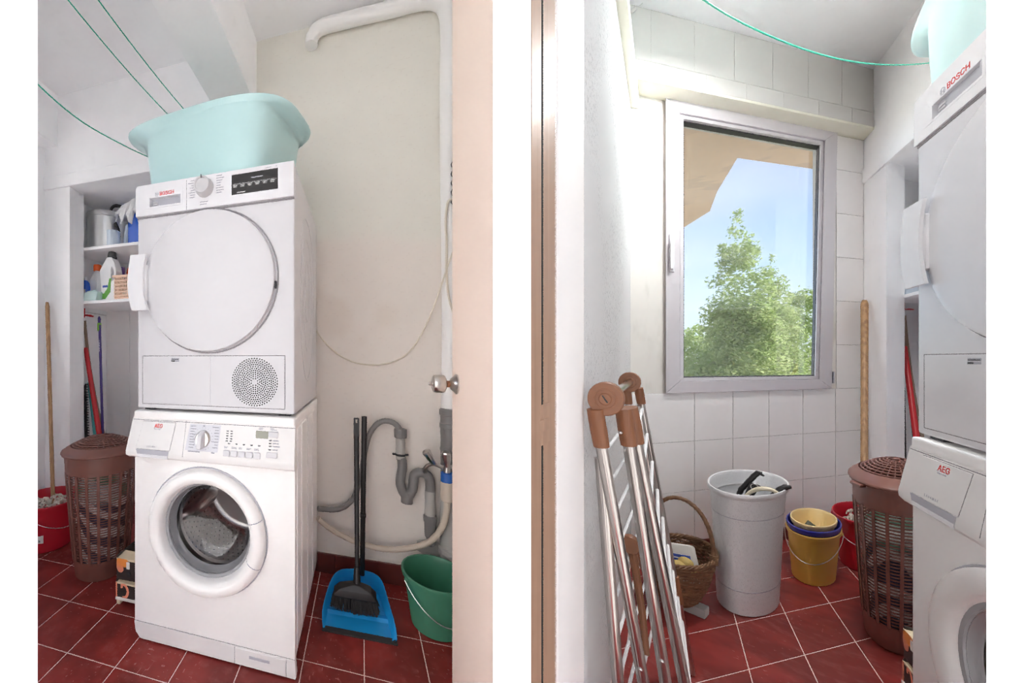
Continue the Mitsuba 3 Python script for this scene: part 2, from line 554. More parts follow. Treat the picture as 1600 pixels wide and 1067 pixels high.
for a, b in zip(ys, ys[1:]):
    for c, d in zip(zs, zs[1:]):
        g = .0020
        if c > .8 and a < 1.4:
            continue
        a1 = max(a, 1.475) if c > .8 else a
        part(wl, 'tile', ext_x(sbox(a1 + g, c + g, b - g, d - g), WX - .002, WX + .004), 'wall_tile', False, PLAN2)
struct('wall_window_grout', cat_([bx(WX, WX + .0008, YF, YB, 0, .866), bx(WX, WX + .0008, 1.475, YB, .86, 2.404)]), 'grout', M=PLAN2)
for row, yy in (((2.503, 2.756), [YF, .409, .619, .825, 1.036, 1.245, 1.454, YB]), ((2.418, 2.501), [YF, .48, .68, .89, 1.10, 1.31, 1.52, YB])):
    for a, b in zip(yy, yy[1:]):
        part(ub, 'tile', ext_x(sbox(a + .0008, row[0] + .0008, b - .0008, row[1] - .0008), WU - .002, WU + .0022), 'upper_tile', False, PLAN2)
sk2 = struct('baseboard_window', bx(WX, WX + .008, YF, YB, 0, .068), 'skirting_tile', M=PLAN2)
struct('baseboard_niche', bx(WX, NA, YB - .009, YB + .001, 0, .068), 'skirting_tile', M=PLAN2)
struct('wall_niche', cat_([bx(WX - .1, -1.721, YB, YB + .12, 0, 2.76), bx(-1.722, .25, YB, YB + .12, 2.142, 2.76), bx(-.95, .25, YB, YB + .12, 0, 2.2)]), 'rough_white', M=PLAN2)  # runs on out of view to block sun from the right
struct('wall_niche_inside', cat_([bx(-1.95, -1.86, YB + .115, 2.2, 0, 2.25), bx(-1.95, -.9, 2.11, 2.2, 0, 2.25), bx(-1.95, -.9, YB + .115, 2.2, 2.15, 2.25),
                                  bx(-1.0, -.9, YB + .1, 2.2, 0, 2.25)]), 'white_wall', M=PLAN2)
struct('floor', bx(-1.95, -.9, YB, 2.2, -.06, 0), 'floor_tile', M=PLAN2)
struct('trim_3', bx(WX, -.6, YB - .012, YB + .01, 2.132, 2.215), 'white_wall', M=PLAN2)
struct('wall_left', bx(WX - .1, -.84, YF - .025, YF, 0, 2.76), 'stipple_wall', M=PLAN2)
dj = struct('door_frame', cat_([bx(-.90, -.705, YF - .03, YF + .004, 0, 2.76)]), 'casing_paint', M=PLAN2)
part(dj, 'casing', bx(-.852, -.713, YF - .005, YF + .0065, 0, 2.6), 'casing_paint', False, PLAN2)
part(dj, 'jamb', bx(-.712, -.66, YF - .03, YF + .004, 0, 2.6), 'jamb_wood', False, PLAN2)
part(dj, 'jamb', bx(-.66, -.60, YF - .03, YF + .0075, 0, 2.6), 'jamb_wood', False, PLAN2)
part(dj, 'door_edge', bx(-.640, -.6345, YF, YF + .008, 0, 2.6), 'dark_gap', False, PLAN2)
part(dj, 'strike_plate', cat_([bx(-.660, -.632, YF, YF + .0105, .93, .985), bx(-.648, -.628, YF, YF + .013, .95, .965)]), 'jamb_wood', False, PLAN2)

# window of the right-hand room
win = shell('window_1', 'tall window with a lilac grey plastic frame looking out on trees')
o = [(.479, .866), (1.436, .867), (1.475, 2.412), (.479, 2.412)]
i_ = [(.571, .946), (1.333, .944), (1.368, 2.326), (.571, 2.322)]
m_ = [tuple(np.array(a) * .78 + np.array(b) * .22) for a, b in zip(i_, o)]
for k in range(4):
    q = [o[k], o[(k + 1) % 4], m_[(k + 1) % 4], m_[k]]
    part(win, 'frame_rail', ext_x(Polygon(q).buffer(-.0008), WX - .05, WX + .022), 'upvc', False, PLAN2)
    q = [m_[k], m_[(k + 1) % 4], i_[(k + 1) % 4], i_[k]]
    part(win, 'glazing_bead', ext_x(Polygon(q).buffer(-.0006), WX - .05, WX + .010), 'bead', False, PLAN2)
    j_ = [tuple(np.array(a) + (np.array([.97, 1.63]) - a) * .006) for a in i_]
    q = [i_[k], i_[(k + 1) % 4], j_[(k + 1) % 4], j_[k]]
    part(win, 'gasket', ext_x(Polygon(q), WX - .045, WX - .008), 'black_plastic', False, PLAN2)
g = np.array([plan2(WX - .03, y) for y in (.56, 1.38)])
pv = np.array([[*g[0], .93], [*g[1], .93], [*g[1], 2.34], [*g[0], 2.34]])
part(win, 'pane', trimesh.Trimesh(pv, [[0, 1, 2], [0, 2, 3]], process=False), 'pane_glass', False)
hd = part(win, 'handle', rbox(WX + .018, WX + .030, .497, .523, 1.50, 1.70, .004), 'panel_plastic', 35, PLAN2)
part(hd, 'lever', rbox(WX + .030, WX + .050, .503, .519, 1.51, 1.67, .006), 'panel_plastic', 35, PLAN2)
part(win, 'hinge', cat_([bx(WX + .01, WX + .03, 1.443, 1.450, .90, .97)]), 'recess_grey', False, PLAN2)
# sloping rail on the left wall and its hook
solo('wall_rail', ext_x(sbox(YF - .005, 2.335, YF + .040, 2.40), WX + .002, -1.25), 'rail_and_lit_cream', 'narrow cream painted rail along the top of the speckled white wall', 'rail', False, PLAN2)
th = np.linspace(-.5, 5.2, 22)
hk = cat_([tube(np.c_[np.full(22, 0), .012 * np.cos(th), .012 * np.sin(th)], .0022, 6), bar((0, -.012, 0), (0, -.03, 0), .0022, 6)])
solo('wall_hook', hk, 'steel_satin', 'small metal eye hook high in the corner beside the window wall', 'hook', M=TR(*plan2(-1.80, .335), 2.70, rz=30))
# ------------------------------------------------------------------ unseen ground and walls, added to bounce sunlight into both rooms
struct('added_bounce_ground', bx(-9, 9, -9, YF - .07, -.12, -.004), 'bounce_pave')
struct('added_bounce_wall', cat_([bx(-7, 9, -6.2, -6, -.1, 3.4), bx(-6.2, -6, -6, .2, -.1, 3.4)]), 'bounce_white')
# ------------------------------------------------------------------ the stacked machines
def text_lines(rows, w, x, z, y, h=.0028, gap=.0085, seed=1, align=0):
    """Small print on a front, too small to read in the photograph: short bars of ink."""
    rng = np.random.default_rng(seed)
    out = []
    for k in range(rows):
        n = rng.integers(1, 3)
        l = w * rng.uniform(.45, 1)
        x0 = x + (w - l if align else 0)
        out.append(bx(x0, x0 + l, y - .0005, y + .0002, z - k * gap, z - k * gap + h))
    return cat_(out)


def make_dryer(M, sx, depth, label, sy=1.0):
    """Front in the plane y = 0, lower left corner at the origin, 0.606 m wide (times sx)."""
    S = np.diag([sx, sy, 1, 1.0])
    MM = M @ S
    t = thing('tumble_dryer', label, 'tumble dryer')
    P = lambda n, m, mat, sm=35, lb=None, parent=None, kind=None: part(parent or t, n, m, mat, sm, MM, lb, kind)
    P('body', rbox(0, .606, 0, depth, .004, .722, .007), 'enamel')
    P('worktop', rbox(.001, .605, .004, depth, .716, .836, .006), 'enamel')
    side = [tube(spline([(.6065, depth * a, b) for a, b in pts], 24), .0022, 6) for pts in
            ([(.30, .60), (.45, .66), (.62, .60), (.66, .45), (.58, .28), (.45, .22), (.34, .30), (.28, .45), (.30, .60)],
             [(.22, .64), (.45, .74), (.72, .66), (.78, .42), (.66, .18), (.45, .10), (.26, .20), (.18, .42), (.22, .64)],
             [(.38, .54), (.46, .58), (.54, .52), (.56, .42), (.50, .34), (.44, .34), (.39, .42), (.38, .54)])]
    P('side_panel', cat_([rbox(.6035, .6065, .02, depth - .01, .02, .82, .0014)] + side), 'enamel')
    pan = ext_y(Polygon([(.001, .722), (.605, .722), (.605, .836), (.008, .836), (.001, .826)]).difference(sbox(.062, .7515, .191, .7835)), -.012, .006)
    cp = P('control_panel', pan, 'panel_plastic', 20)
    P('seam', cat_([bx(.002, .604, -.003, .004, .7165, .7215), bx(.214, .2155, -.0124, -.010, .722, .83)]), 'seam', False)
    dw = P('water_drawer', cat_([ext_y(Polygon([(.034, .7455), (.198, .7455), (.198, .7855), (.034, .7855)]).difference(sbox(.062, .7515, .191, .7835)), -.0132, -.0118),
                                 bx(.198, .1992, -.0128, -.0116, .746, .818)]), 'panel_plastic', False)
    P('recess', cat_([bx(.061, .192, .003, .006, .750, .785), bx(.185, .192, -.0115, .004, .750, .785)]), 'recess_grey', False, None, dw)
    P('grip', cat_([bx(.068, .088, -.001, .0035, .7545 + k * .008, .7585 + k * .008) for k in range(3)]), 'dial_grey', False, None, dw)
    P('lettering', lettering('BOSCH', .0125, .1035, -.0122, .7895, bold=True), 'print_red', False, 'red lettering reading BOSCH')
    em = lathe_y([(.0078, -.0122), (.0078, -.0128), (.0066, -.0128), (.0066, -.0122)], 24)
    em.apply_translation((.0925, 0, .7945))
    P('emblem', cat_([em, bx(.089, .0902, -.0128, -.012, .790, .799), bx(.0948, .096, -.0128, -.012, .790, .799), bx(.089, .096, -.0128, -.012, .7938, .7952)]), 'print_grey', False)
    kn = lathe_y([(.034, -.012), (.034, -.016), (.031, -.020), (.0305, -.036), (.028, -.041), (.0245, -.041), (.023, -.037), (0, -.036)], 40)
    kn.apply_translation((.2865, 0, .7915))
    k = P('dial', kn, 'dial_grey', 40)
    P('pointer', rbox(.2845, .2885, -.0425, -.040, .812, .824, .001), 'print_dark', 35, None, k)
    P('small_print', cat_([text_lines(8, .030, .218, .822, -.012, seed=3, align=1), text_lines(8, .030, .330, .826, -.012, seed=4, align=0),
                           text_lines(2, .035, .268, .742, -.012, seed=5), text_lines(1, .032, .508, .8265, -.012, h=.0018, seed=6), bx(.545, .548, -.0125, -.012, .8265, .8295)]), 'print_grey', False, None, None, 'stuff')
    d = P('display', rbox(.388, .5515, -.0135, -.010, .752, .8205, .001), 'black_glass')
    rng = np.random.default_rng(8)
    ic = []
    for q in range(6):
        x = .393 + q * .0265
        ic += [bx(x, x + .017, -.0142, -.0134, .7815, .7832), bx(x + .001, x + .014, -.0142, -.0134, .7765, .7782)]
    ic += [bx(.392, .549, -.0140, -.0134, .7865, .7872), bx(.408, .438, -.0142, -.0134, .7565, .7585)]
    P('print', cat_(ic), 'print_white', False, None, d, 'stuff')
    P('display_print', bx(.46, .50, -.0138, -.0134, .800, .803), 'recess_grey', False, None, d)
    # door
    dm = lathe_y([(.2565, .002), (.2565, -.004), (.252, -.004), (.252, .001)], 96)
    dm.apply_translation((.296, 0, .4645))
    P('door_gap', dm, 'seam', 40)
    dm = lathe_y([(.2485, .002), (.2490, -.014), (.2470, -.0185), (.236, -.0205), (.16, -.0235), (.08, -.0245), (0, -.0248)], 96)
    dm.apply_translation((.292, 0, .4645))
    d = P('door', dm, 'enamel', 40)
    a = np.radians(np.linspace(-22, 24, 14))
    right = [(.292 - .241 * math.cos(b) + .003 - .012 * 0, .468 + .26 * math.sin(b)) for b in a]
    right = [(.0745, .366), (.066, .395), (.0585, .428), (.0555, .468), (.0575, .505), (.0625, .538), (.0705, .5675)]
    left = [(.004, .5685), (-.003, .53), (-.0075, .49), (-.009, .465), (-.0065, .43), (0, .395), (.009, .3655)]
    hm = ext_y(Polygon(right + left), -.046, -.034)
    P('handle', hm, 'panel_plastic', 20, None, d)
    P('handle_base', rbox(.02, .062, -.035, -.012, .40, .535, .006), 'panel_plastic', 35, None, d)
    P('latch', bx(.5395, .545, -.014, .001, .425, .447), 'recess_dark', False, None, d)
    # lower flap and vent
    fp = sbox(.024, .022, .572, .199)
    P('lower_seam', ext_y(fp.buffer(.0022).difference(fp), -.0006, .003), 'seam', False)
    P('filter_flap', rbox(.0245, .3015, -.0012, .006, .0225, .1985, .0012), 'enamel')
    vp = Polygon([(.3035, .0225), (.5715, .0225), (.5715, .1985), (.3035, .1985)])
    vent = P('vent_panel', rbox(.3035, .5715, -.0012, .006, .0225, .1985, .0012), 'enamel')
    holes = []
    for ring in range(1, 12):
        n = max(6, 3 + ring * 5) if ring < 3 else 36 if ring < 6 else 54
        n = {1: 8, 2: 14, 3: 20, 4: 26}.get(ring, 36 if ring < 8 else 54)
        r = .0068 * ring + .0055
        for q in range(n):
            b = 2 * math.pi * (q + .5 * (ring % 2)) / n
            if r > .083:
                continue
            x, z = .4665 + r * math.cos(b), .110 + r * math.sin(b)
            h = trimesh.creation.cylinder(.0026, .0010, sections=8)
            h.apply_transform(trimesh.transformations.rotation_matrix(math.pi / 2, (1, 0, 0)))
            h.apply_translation((x, -.0013, z))
            holes.append(h)
    P('perforation', cat_(holes), 'recess_dark', False, None, vent, 'stuff')
    P('badge', cat_([bx(.146, .178, -.0018, -.001, .1845, .1915), bx(.146, .178, -.0018, -.001, .1785, .1835)]), 'print_grey', False)
    P('badge_print', cat_([bx(.147, .161, -.0022, -.0015, .179, .183), bx(.1475, .176, -.0022, -.0015, .1865, .1885)]), 'recess_dark', False)
    for x in (.02, .546):
        for y in (.02, depth - .06):
            P('foot', bx(x, x + .04, y, y + .04, -.004, .006), 'recess_dark', False)
    return t


def make_washer(M, sx, depth, label, sy=1.0):
    """Front in the plane y = 0, lower left corner on the floor at the origin, 0.611 m wide (times sx)."""
    S = np.diag([sx, sy, 1, 1.0])
    MM = M @ S
    t = thing('washing_machine', label, 'washing machine')
    P = lambda n, m, mat, sm=35, lb=None, parent=None, kind=None: part(parent or t, n, m, mat, sm, MM, lb, kind)
    CX, CZ = .3005, .442
    hole = m3.Manifold.cylinder(.2, .177, .177, 96).rotate((90, 0, 0)).translate((CX, .1, CZ))
    outer = m3.Manifold.cube((.611, depth, .765)).translate((0, 0, .064))
    inner = m3.Manifold.cube((.591, depth - .02, .74)).translate((.01, .01, .075))
    bm = (outer - inner - hole).to_mesh()
    P('body', trimesh.Trimesh(bm.vert_properties[:, :3], bm.tri_verts), 'enamel_warm', 25)
    P('worktop', rbox(-.002, .613, -.006, depth, .822, .854, .008), 'enamel_warm')
    for a, b in ((.06, .16), (.22, .40), (.46, .64), (.70, .88)):
        P('side_rib', rbox(.609, .6145, depth * a, depth * b, .09, .815, .0026), 'enamel_warm')
    # sloping fascia
    prof = [(.012, .829), (-.004, .829), (-.030, .722), (-.033, .708), (-.030, .694), (-.014, .684), (.012, .684)]
    wide = ext_x(prof, -.004, .613)
    v = np.asarray(wide.vertices)
    k = np.clip((.829 - v[:, 2]) / .13, 0, 1)
    v[:, 0] = np.where(v[:, 0] < .3, v[:, 0] - .012 * k, v[:, 0] + .002 * k)
    wide.vertices = v
    P('fascia', wide, 'plastic_warm', 25)
    P('fascia_seam', cat_([bx(-.002, .613, -.0065, .01, .8205, .8225), bx(-.012, .613, -.003, .01, .6818, .6845)]), 'seam', False)
    A = math.atan(.026 / .107)

    def F(m):  # from the upright plane y = 0 onto the slope of the fascia
        m = m.copy()
        v = np.asarray(m.vertices)
        dz = v[:, 2] - .829
        m.vertices = np.c_[v[:, 0], -.004 + dz * math.tan(A) + v[:, 1] * math.cos(A), v[:, 2] + v[:, 1] * math.sin(A)]
        return m
    dpoly = Polygon([(.043, .8165), (.178, .8165), (.166, .722), (.028, .722)])
    d = P('detergent_drawer', F(ext_y(dpoly, -.0022, .002)), 'plastic_warm', 20)
    P('drawer_seam', F(ext_y(dpoly.buffer(.0013).difference(dpoly), -.0006, .0006)), 'seam', False, None, d)
    P('drawer_grip', cat_([ext_y(Polygon([(.030, .720), (.164, .720), (.158, .6945), (.038, .6945)]), -.0345, -.0332)]), 'recess_grey', 20, None, d)
    P('grip_floor', cat_([ext_y(Polygon([(.034, .703), (.160, .703), (.158, .6945), (.038, .6945)]), -.0352, -.034), bx(.034, .160, -.0362, -.033, .6925, .6955)]), 'panel_plastic', 20, None, d)
    P('lettering', F(lettering('AEG', .0130, .0935, -.0023, .7975, bold=True, sx=.92)), 'print_red', False, 'red lettering reading AEG')
    P('lettering', F(cat_([lettering('Electrolux', .0042, .094, -.0023, .7905, sx=.95), tube(spline([(.090, -.0024, .7965), (.105, -.0024, .7975), (.125, -.0024, .7955)], 8), .0004, 5)])), 'print_grey', False)
    P('lettering', F(lettering('L A V A M A T', .0058, .072, -.0023, .729, sx=.80)), 'print_grey', False)
    P('fascia_seam', F(bx(.2185, .2198, -.0006, .001, .705, .828)), 'seam', False)
    P('program_plate', F(ext_y(Polygon([(.236, .8175), (.354, .8175), (.3495, .729), (.226, .729)]), -.0006, .0006)), 'dial_plate', False)
    rng = np.random.default_rng(5)
    tx = [text_lines(9, .030, .239, .8085, -.0006, gap=.0088, seed=11), text_lines(8, .026, .322, .8085, -.0006, gap=.0095, seed=12, align=1),
          text_lines(1, .05, .238, .7245, 0, h=.004, seed=13), text_lines(1, .02, .326, .7245, 0, h=.004, seed=14), bx(.286, .294, -.001, 0, .8105, .8150)]
    for q in range(20):
        b = math.radians(-65 + q * 310 / 19 - 25)
        x, z = .2905 + .0365 * math.cos(b + 1.57), .770 + .0365 * math.sin(b + 1.57)
        tx.append(bx(x - .0012, x + .0012, -.0011, 0, z - .001, z + .001))
    P('small_print', F(cat_(tx)), 'print_grey', False, None, None, 'stuff')
    kn = lathe_y([(.0285, 0), (.0285, -.004), (.026, -.007), (.024, -.010), (0, -.011)], 40)
    kn.apply_translation((.290, 0, .770))
    k = P('dial', F(kn), 'chrome', 40)
    P('grip', F(hull(np.vstack([(np.array([.290 + dx, y, .770 + dz]) + _SPH * .004) for dx, dz, y in
                                ((-.008, .025, -.006), (.006, .027, -.006), (-.009, -.025, -.006), (.007, -.024, -.006), (-.005, .020, -.028), (.004, .021, -.028), (-.005, -.019, -.028), (.004, -.019, -.028))]))),
      'enamel', 35, None, k)
    P('lcd', F(rbox(.481, .524, -.0012, .001, .784, .8075, .0008)), 'lcd_grey')
    for q in range(5):
        x = .3715 + q * .0268
        P('button', F(rbox(x, x + .0235, -.006, .001, .7215, .7400, .0022)), 'enamel')
    P('button', F(rbox(.5265, .5585, -.006, .001, .7905, .808, .0022)), 'enamel')
    P('button', F(rbox(.5215, .5585, -.006, .001, .7275, .7445, .0022)), 'enamel')
    led = [bx(x, x + .0075, -.001, 0, z, z + .0028) for x in (.376, .391) for z in (.767, .775, .7835, .7915, .7995)]
    led += [bx(.385 + q * .0268, .3925 + q * .0268, -.001, 0, .759, .7622) for q in range(5)]
    led += [bx(.528, .537, -.001, 0, z, z + .003) for z in (.778, .769, .760, .7495)]
    P('indicator', F(cat_(led)), 'print_dark', False, None, None, 'stuff')
    pr = [text_lines(2, .022, .372 + q * .0268, .7485, 0, h=.002, gap=.0035, seed=20 + q) for q in range(5)]
    pr += [text_lines(2, .026, .490, .8155, 0, h=.002, gap=.0038, seed=30), text_lines(2, .028, .530, .8155, 0, h=.002, gap=.0038, seed=31)]
    pr += [text_lines(1, .026, .541, z, 0, h=.0032, seed=32 + q) for q, z in enumerate((.778, .769, .760, .7495))]
    P('print', F(cat_(pr)), 'print_grey', False, None, None, 'stuff')
    # door
    gap = lathe_y([(.2275, .002), (.2275, -.003), (.2235, -.003), (.2235, .002)], 96)
    gap.apply_translation((CX - .008, 0, CZ - .002))
    P('door_gap', gap, 'recess_grey', 40)
    ring = [(.221, .001), (.2215, -.010), (.2185, -.020), (.211, -.028), (.200, -.032), (.188, -.031), (.178, -.025), (.171, -.014), (.167, .0), (.164, .020)]
    dm = lathe_y(ring, 96)
    dm.apply_translation((CX - .008, 0, CZ - .002))
    d = P('door', dm, 'enamel_warm', 40)
    r2 = [(r + (.0016 if i < 4 else 0) - (.0016 if i > 6 else 0), y - .002) for i, (r, y) in enumerate(ring[1:9])]
    hm = lathe_y(r2, 20, (-23, 19))
    hm.apply_translation((CX - .008, 0, CZ - .002))
    P('handle', hm, 'enamel_warm', 40, None, d)
    for b in (-23.4, 19.4):
        gm = lathe_y([(r + .0004, y - .0007) for r, y in r2], 3, (b - .4, b + .4))
        gm.apply_translation((CX - .008, 0, CZ - .002))
        P('handle_seam', gm, 'recess_grey', 40, None, d)
    sl = lathe_y([(.1665, .006), (.163, .003), (.157, .008), (.155, .036), (.149, .050), (.145, .046)], 72)
    sl.apply_translation((CX - .006, 0, CZ))
    P('seal', sl, 'rubber_grey', 40)
    bowl = lathe_y([(.157, .014), (.152, .030), (.141, .060), (.128, .078), (.09, .088), (0, .092)], 64)
    bowl.apply_translation((CX - .006, 0, CZ))
    P('glass', bowl, 'pane_glass', True, None, d)
    drum = lathe_y([(.150, .085), (.156, .075), (.164, .085), (.205, .10), (.212, .13), (.212, depth - .12), (.19, depth - .10), (.06, depth - .09), (0, depth - .09)], 72)
    drum.apply_translation((CX, 0, CZ))
    dr_ = P('drum', drum, 'drum_steel', 40)
    holes = []
    for i in range(12):
        for q in range(60):
            b = 2 * math.pi * (q + .5 * (i % 2)) / 60
            y = .14 + i * (depth - .28) / 11
            h = trimesh.creation.cylinder(.0030, .0016, sections=6)
            h.apply_translation((.2112, 0, 0))
            h = trimesh.creation.cylinder(.0032, .0015, sections=6)
            h.apply_transform(trimesh.transformations.rotation_matrix(math.pi / 2, (0, 1, 0)))
            h.apply_translation((.2112, y, 0))
            h.apply_transform(trimesh.transformations.rotation_matrix(-b, (0, 1, 0)))
            h.apply_translation((CX, 0, CZ))
            holes.append(h)
    P('perforation', cat_(holes), 'recess_dark', False, None, dr_, 'stuff')
    for q in range(3):
        b = math.radians(70 + q * 120)
        pd = tube(spline([(.200, .12, 0), (.165, .19, 0), (.160, depth * .5, 0), (.17, depth - .16, 0), (.195, depth - .12, 0)], 14), [.012, .020, .026, .03, .032, .033, .033, .033, .033, .032, .03, .026, .02, .012], 12)
        pd.apply_transform(trimesh.transformations.rotation_matrix(-b, (0, 1, 0)))
        pd.apply_translation((CX, 0, CZ))
        P('paddle', pd, 'drum_steel', 40, None, dr_)
    # plinth
    P('plinth', cat_([ext_y(Polygon([(.0, .066), (.611, .066), (.615, .012), (.612, .006), (.026, .006), (.006, .028)]), -.004, .02),
                      bx(.02, .60, .01, depth - .02, .01, .07)]), 'plastic_warm', 25)
    P('plinth_seam', cat_([bx(0, .611, -.002, .004, .0635, .0665), bx(.402, .4035, -.0046, 0, .007, .064), bx(.582, .5835, -.0046, 0, .007, .064)]), 'seam', False)
    pf = P('pump_flap', rbox(.4045, .581, -.0062, .004, .0085, .0625, .0016), 'plastic_warm')
    P('slot', rbox(.455, .527, -.0068, -.004, .0365, .0465, .001), 'recess_grey', 35, None, pf)
    for x in (.03, .54):
        for y in (.03, depth - .08):
            P('foot', bx(x, x + .04, y, y + .04, 0, .02), 'recess_dark', False)
    return t


prin('dial_plate', (.60, .60, .635), .45)
make_washer(TR(-.819, 1.075, 0), 1.0, .56, 'white washing machine with its whole front and round door showing, steel drum in view', 1.0)
make_dryer(TR(-.817, 1.087, .858), 1.0, .55, 'white tumble dryer whose whole front shows, with a black display', 1.0)
e = U2 / np.linalg.norm(U2)
ANG = math.degrees(math.atan2(-e[1], -e[0])) - 180      # the machines' front runs along the plan's first axis
pa = plan2(-.819, 1.075)
pb = plan2(-.817, 1.087)
make_washer(TR(*pa, 0, rz=math.degrees(math.atan2(U2[1], U2[0]))), 1.5, .80, 'white washing machine seen at a slant, cut off by the frame edge at far right', .39)
make_dryer(TR(*pb, .858, rz=math.degrees(math.atan2(U2[1], U2[0]))), 1.5, .80, 'white tumble dryer seen at a slant, cut off by the frame edge at far right', .39)
# ------------------------------------------------------------------ left-hand room: things
dl = thing('door_leaf', 'peach painted door leaf standing open, seen nearly edge on beside the white pipe', 'door')
part(dl, 'panel', rbox(.273, .311, .80, 1.172, .012, 2.30, .004), 'door_paint', 35, None)
rs = lathe_y([(.0, .0), (.030, 0), (.030, -.004), (.024, -.008), (.020, -.016), (.010, -.020), (0, -.020)], 40)
R90 = TR(rz=-90)


def side_x(m, x, y, z):          # a turned piece whose axis points to -x
    m = xf(m, TR(rz=-90))
    m.apply_translation((x, y, z))
    return m


rs2 = lathe_y([(0, 0), (.030, 0), (.030, -.004), (.024, -.008), (.018, -.016), (.010, -.020), (0, -.020)], 40)
kb = part(dl, 'rosette', side_x(rs2, .273, 1.115, .972), 'chrome', 40)
part(kb, 'neck', side_x(lathe_y([(.010, -.018), (.0095, -.030), (.012, -.034)], 24), .273, 1.115, .972), 'joint_brown', 40)
kn = part(dl, 'knob', side_x(lathe_y([(0, -.030), (.018, -.030), (.026, -.034), (.0275, -.042), (.0275, -.056), (.025, -.064), (.017, -.067), (0, -.067)], 40), .273, 1.115, .972), 'chrome', 40)
part(kn, 'push_button', side_x(lathe_y([(0, -.066), (.006, -.066), (.006, -.075), (.004, -.077), (0, -.077)], 20), .273, 1.115, .972), 'chrome', 40)

# --- aqua tub
def tub(label, M, off=.045):
    t = thing('laundry_tub', label, 'tub')
    n = 96
    a = np.linspace(0, 2 * np.pi, n, endpoint=False)

    def ring(A, B, z, e=3.0, tilt=0.0):
        cx, sy = np.sign(np.cos(a)) * abs(np.cos(a)) ** (2 / e), np.sign(np.sin(a)) * abs(np.sin(a)) ** (2 / e)
        return np.c_[A * cx + (off if A < .33 else 0), B * sy, z + tilt * cx]
    rows = [ring(.0, .0, .0), ring(.272, .165, .0, 5), ring(.280, .170, .006, 5), ring(.312, .182, .20, 4.4), ring(.320, .186, .262, 4.2, -.03), ring(.405, .189, .285, 3.4, -.062), ring(.422, .194, .296, 3.4, -.064),
            ring(.424, .195, .302, 3.4, -.064), ring(.414, .190, .303, 3.4, -.064), ring(.398, .184, .293, 3.4, -.062), ring(.315, .181, .268, 4.2, -.03), ring(.306, .177, .20, 4.4), ring(.274, .166, .012, 5), ring(0, 0, .010)]
    v = np.vstack(rows)
    i, j = np.meshgrid(np.arange(len(rows) - 1), np.arange(n), indexing='ij')
    a0, a1 = (i * n + j).ravel(), (i * n + (j + 1) % n).ravel()
    b0, b1 = ((i + 1) * n + j).ravel(), ((i + 1) * n + (j + 1) % n).ravel()
    m = trimesh.Trimesh(v, np.vstack([np.c_[a0, a1, b1], np.c_[a0, b1, b0]]), process=False)
    part(t, 'bowl', m, 'aqua_plastic', 40, M)


tub('large aqua plastic tub sitting askew on the dryer that faces the camera', TR(-.615, 1.325, 1.694, rz=-15))
# --- clotheslines
def cline(pts, label):
    solo('clothesline', tube(spline(pts, 40), .0024, 8), 'line_green', label, 'clothesline', group='green clotheslines')


cline([(-1.045, .31, 2.44), (-1.055, 1.0, 2.39), (-1.045, 1.66, 2.42)], 'left of the two taut green clotheslines running behind the aqua tub')
cline([(-.945, .31, 2.44), (-.950, 1.0, 2.395), (-.938, 1.66, 2.42)], 'right of the two taut green clotheslines running behind the aqua tub')
cline([(-1.06, .31, 2.20), (-1.06, .60, 2.05), (-1.06, .884, 1.982), (-1.06, 1.044, 1.980), (-1.06, 1.215, 2.013), (-1.06, 1.401, 2.062), (-1.06, 1.66, 2.15)], 'slack green clothesline sagging at the left towards the end of the aqua tub')

# --- white duct and grey drain pipe
t = thing('white_pipe', 'white painted pipe that bends from the wall top down beside the open door', 'pipe')
part(t, 'run', tube(spline([(-.236, 1.632, 2.575), (-.232, 1.632, 2.610), (-.205, 1.632, 2.645), (-.15, 1.632, 2.653), (0, 1.632, 2.650), (.20, 1.632, 2.645), (.285, 1.632, 2.640), (.338, 1.632, 2.612), (.362, 1.632, 2.54), (.365, 1.632, 2.42), (.366, 1.632, 1.8), (.368, 1.632, .83)], 70), .0315, 24), 'pipe_white', 40)
for p, q in (((.300, 1.632, 2.637), (.308, 1.632, 2.635)), ((-.176, 1.632, 2.6515), (-.170, 1.632, 2.652)), ((.366, 1.632, 2.176), (.366, 1.632, 2.192))):
    part(t, 'coupling', tube([p, q], .0328, 24), 'pipe_white', 40)
t = thing('drain_pipe', 'thick grey drain pipe below the white pipe, with ribbed grey couplings', 'pipe')
lp = lathe([(.036, .72), (.036, .745), (.039, .748), (.039, .765), (.036, .768), (.036, .80), (.040, .803), (.040, .825), (.034, .83), (.028, .83), (.028, .72)], 32)
part(t, 'coupling', lp, 'pipe_grey', 40, TR(.368, 1.622, 0), 'dark grey coupling smeared with paint')
part(t, 'upper_pipe', lathe([(.0345, .50), (.0345, .725), (.03, .725), (.03, .50)], 32), 'pipe_grey', 40, TR(.368, 1.622, 0))
part(t, 'lower_pipe', lathe([(.037, .02), (.037, .20), (.045, .205), (.045, .225), (.037, .23), (.0365, .505), (.030, .51)], 32), 'pipe_pale', 40, TR(.368, 1.622, 0))
part(t, 'ring', lathe([(.0365, .645), (.0375, .65), (.0375, .655), (.0365, .66)], 32), 'pipe_grey', 40, TR(.368, 1.622, 0))
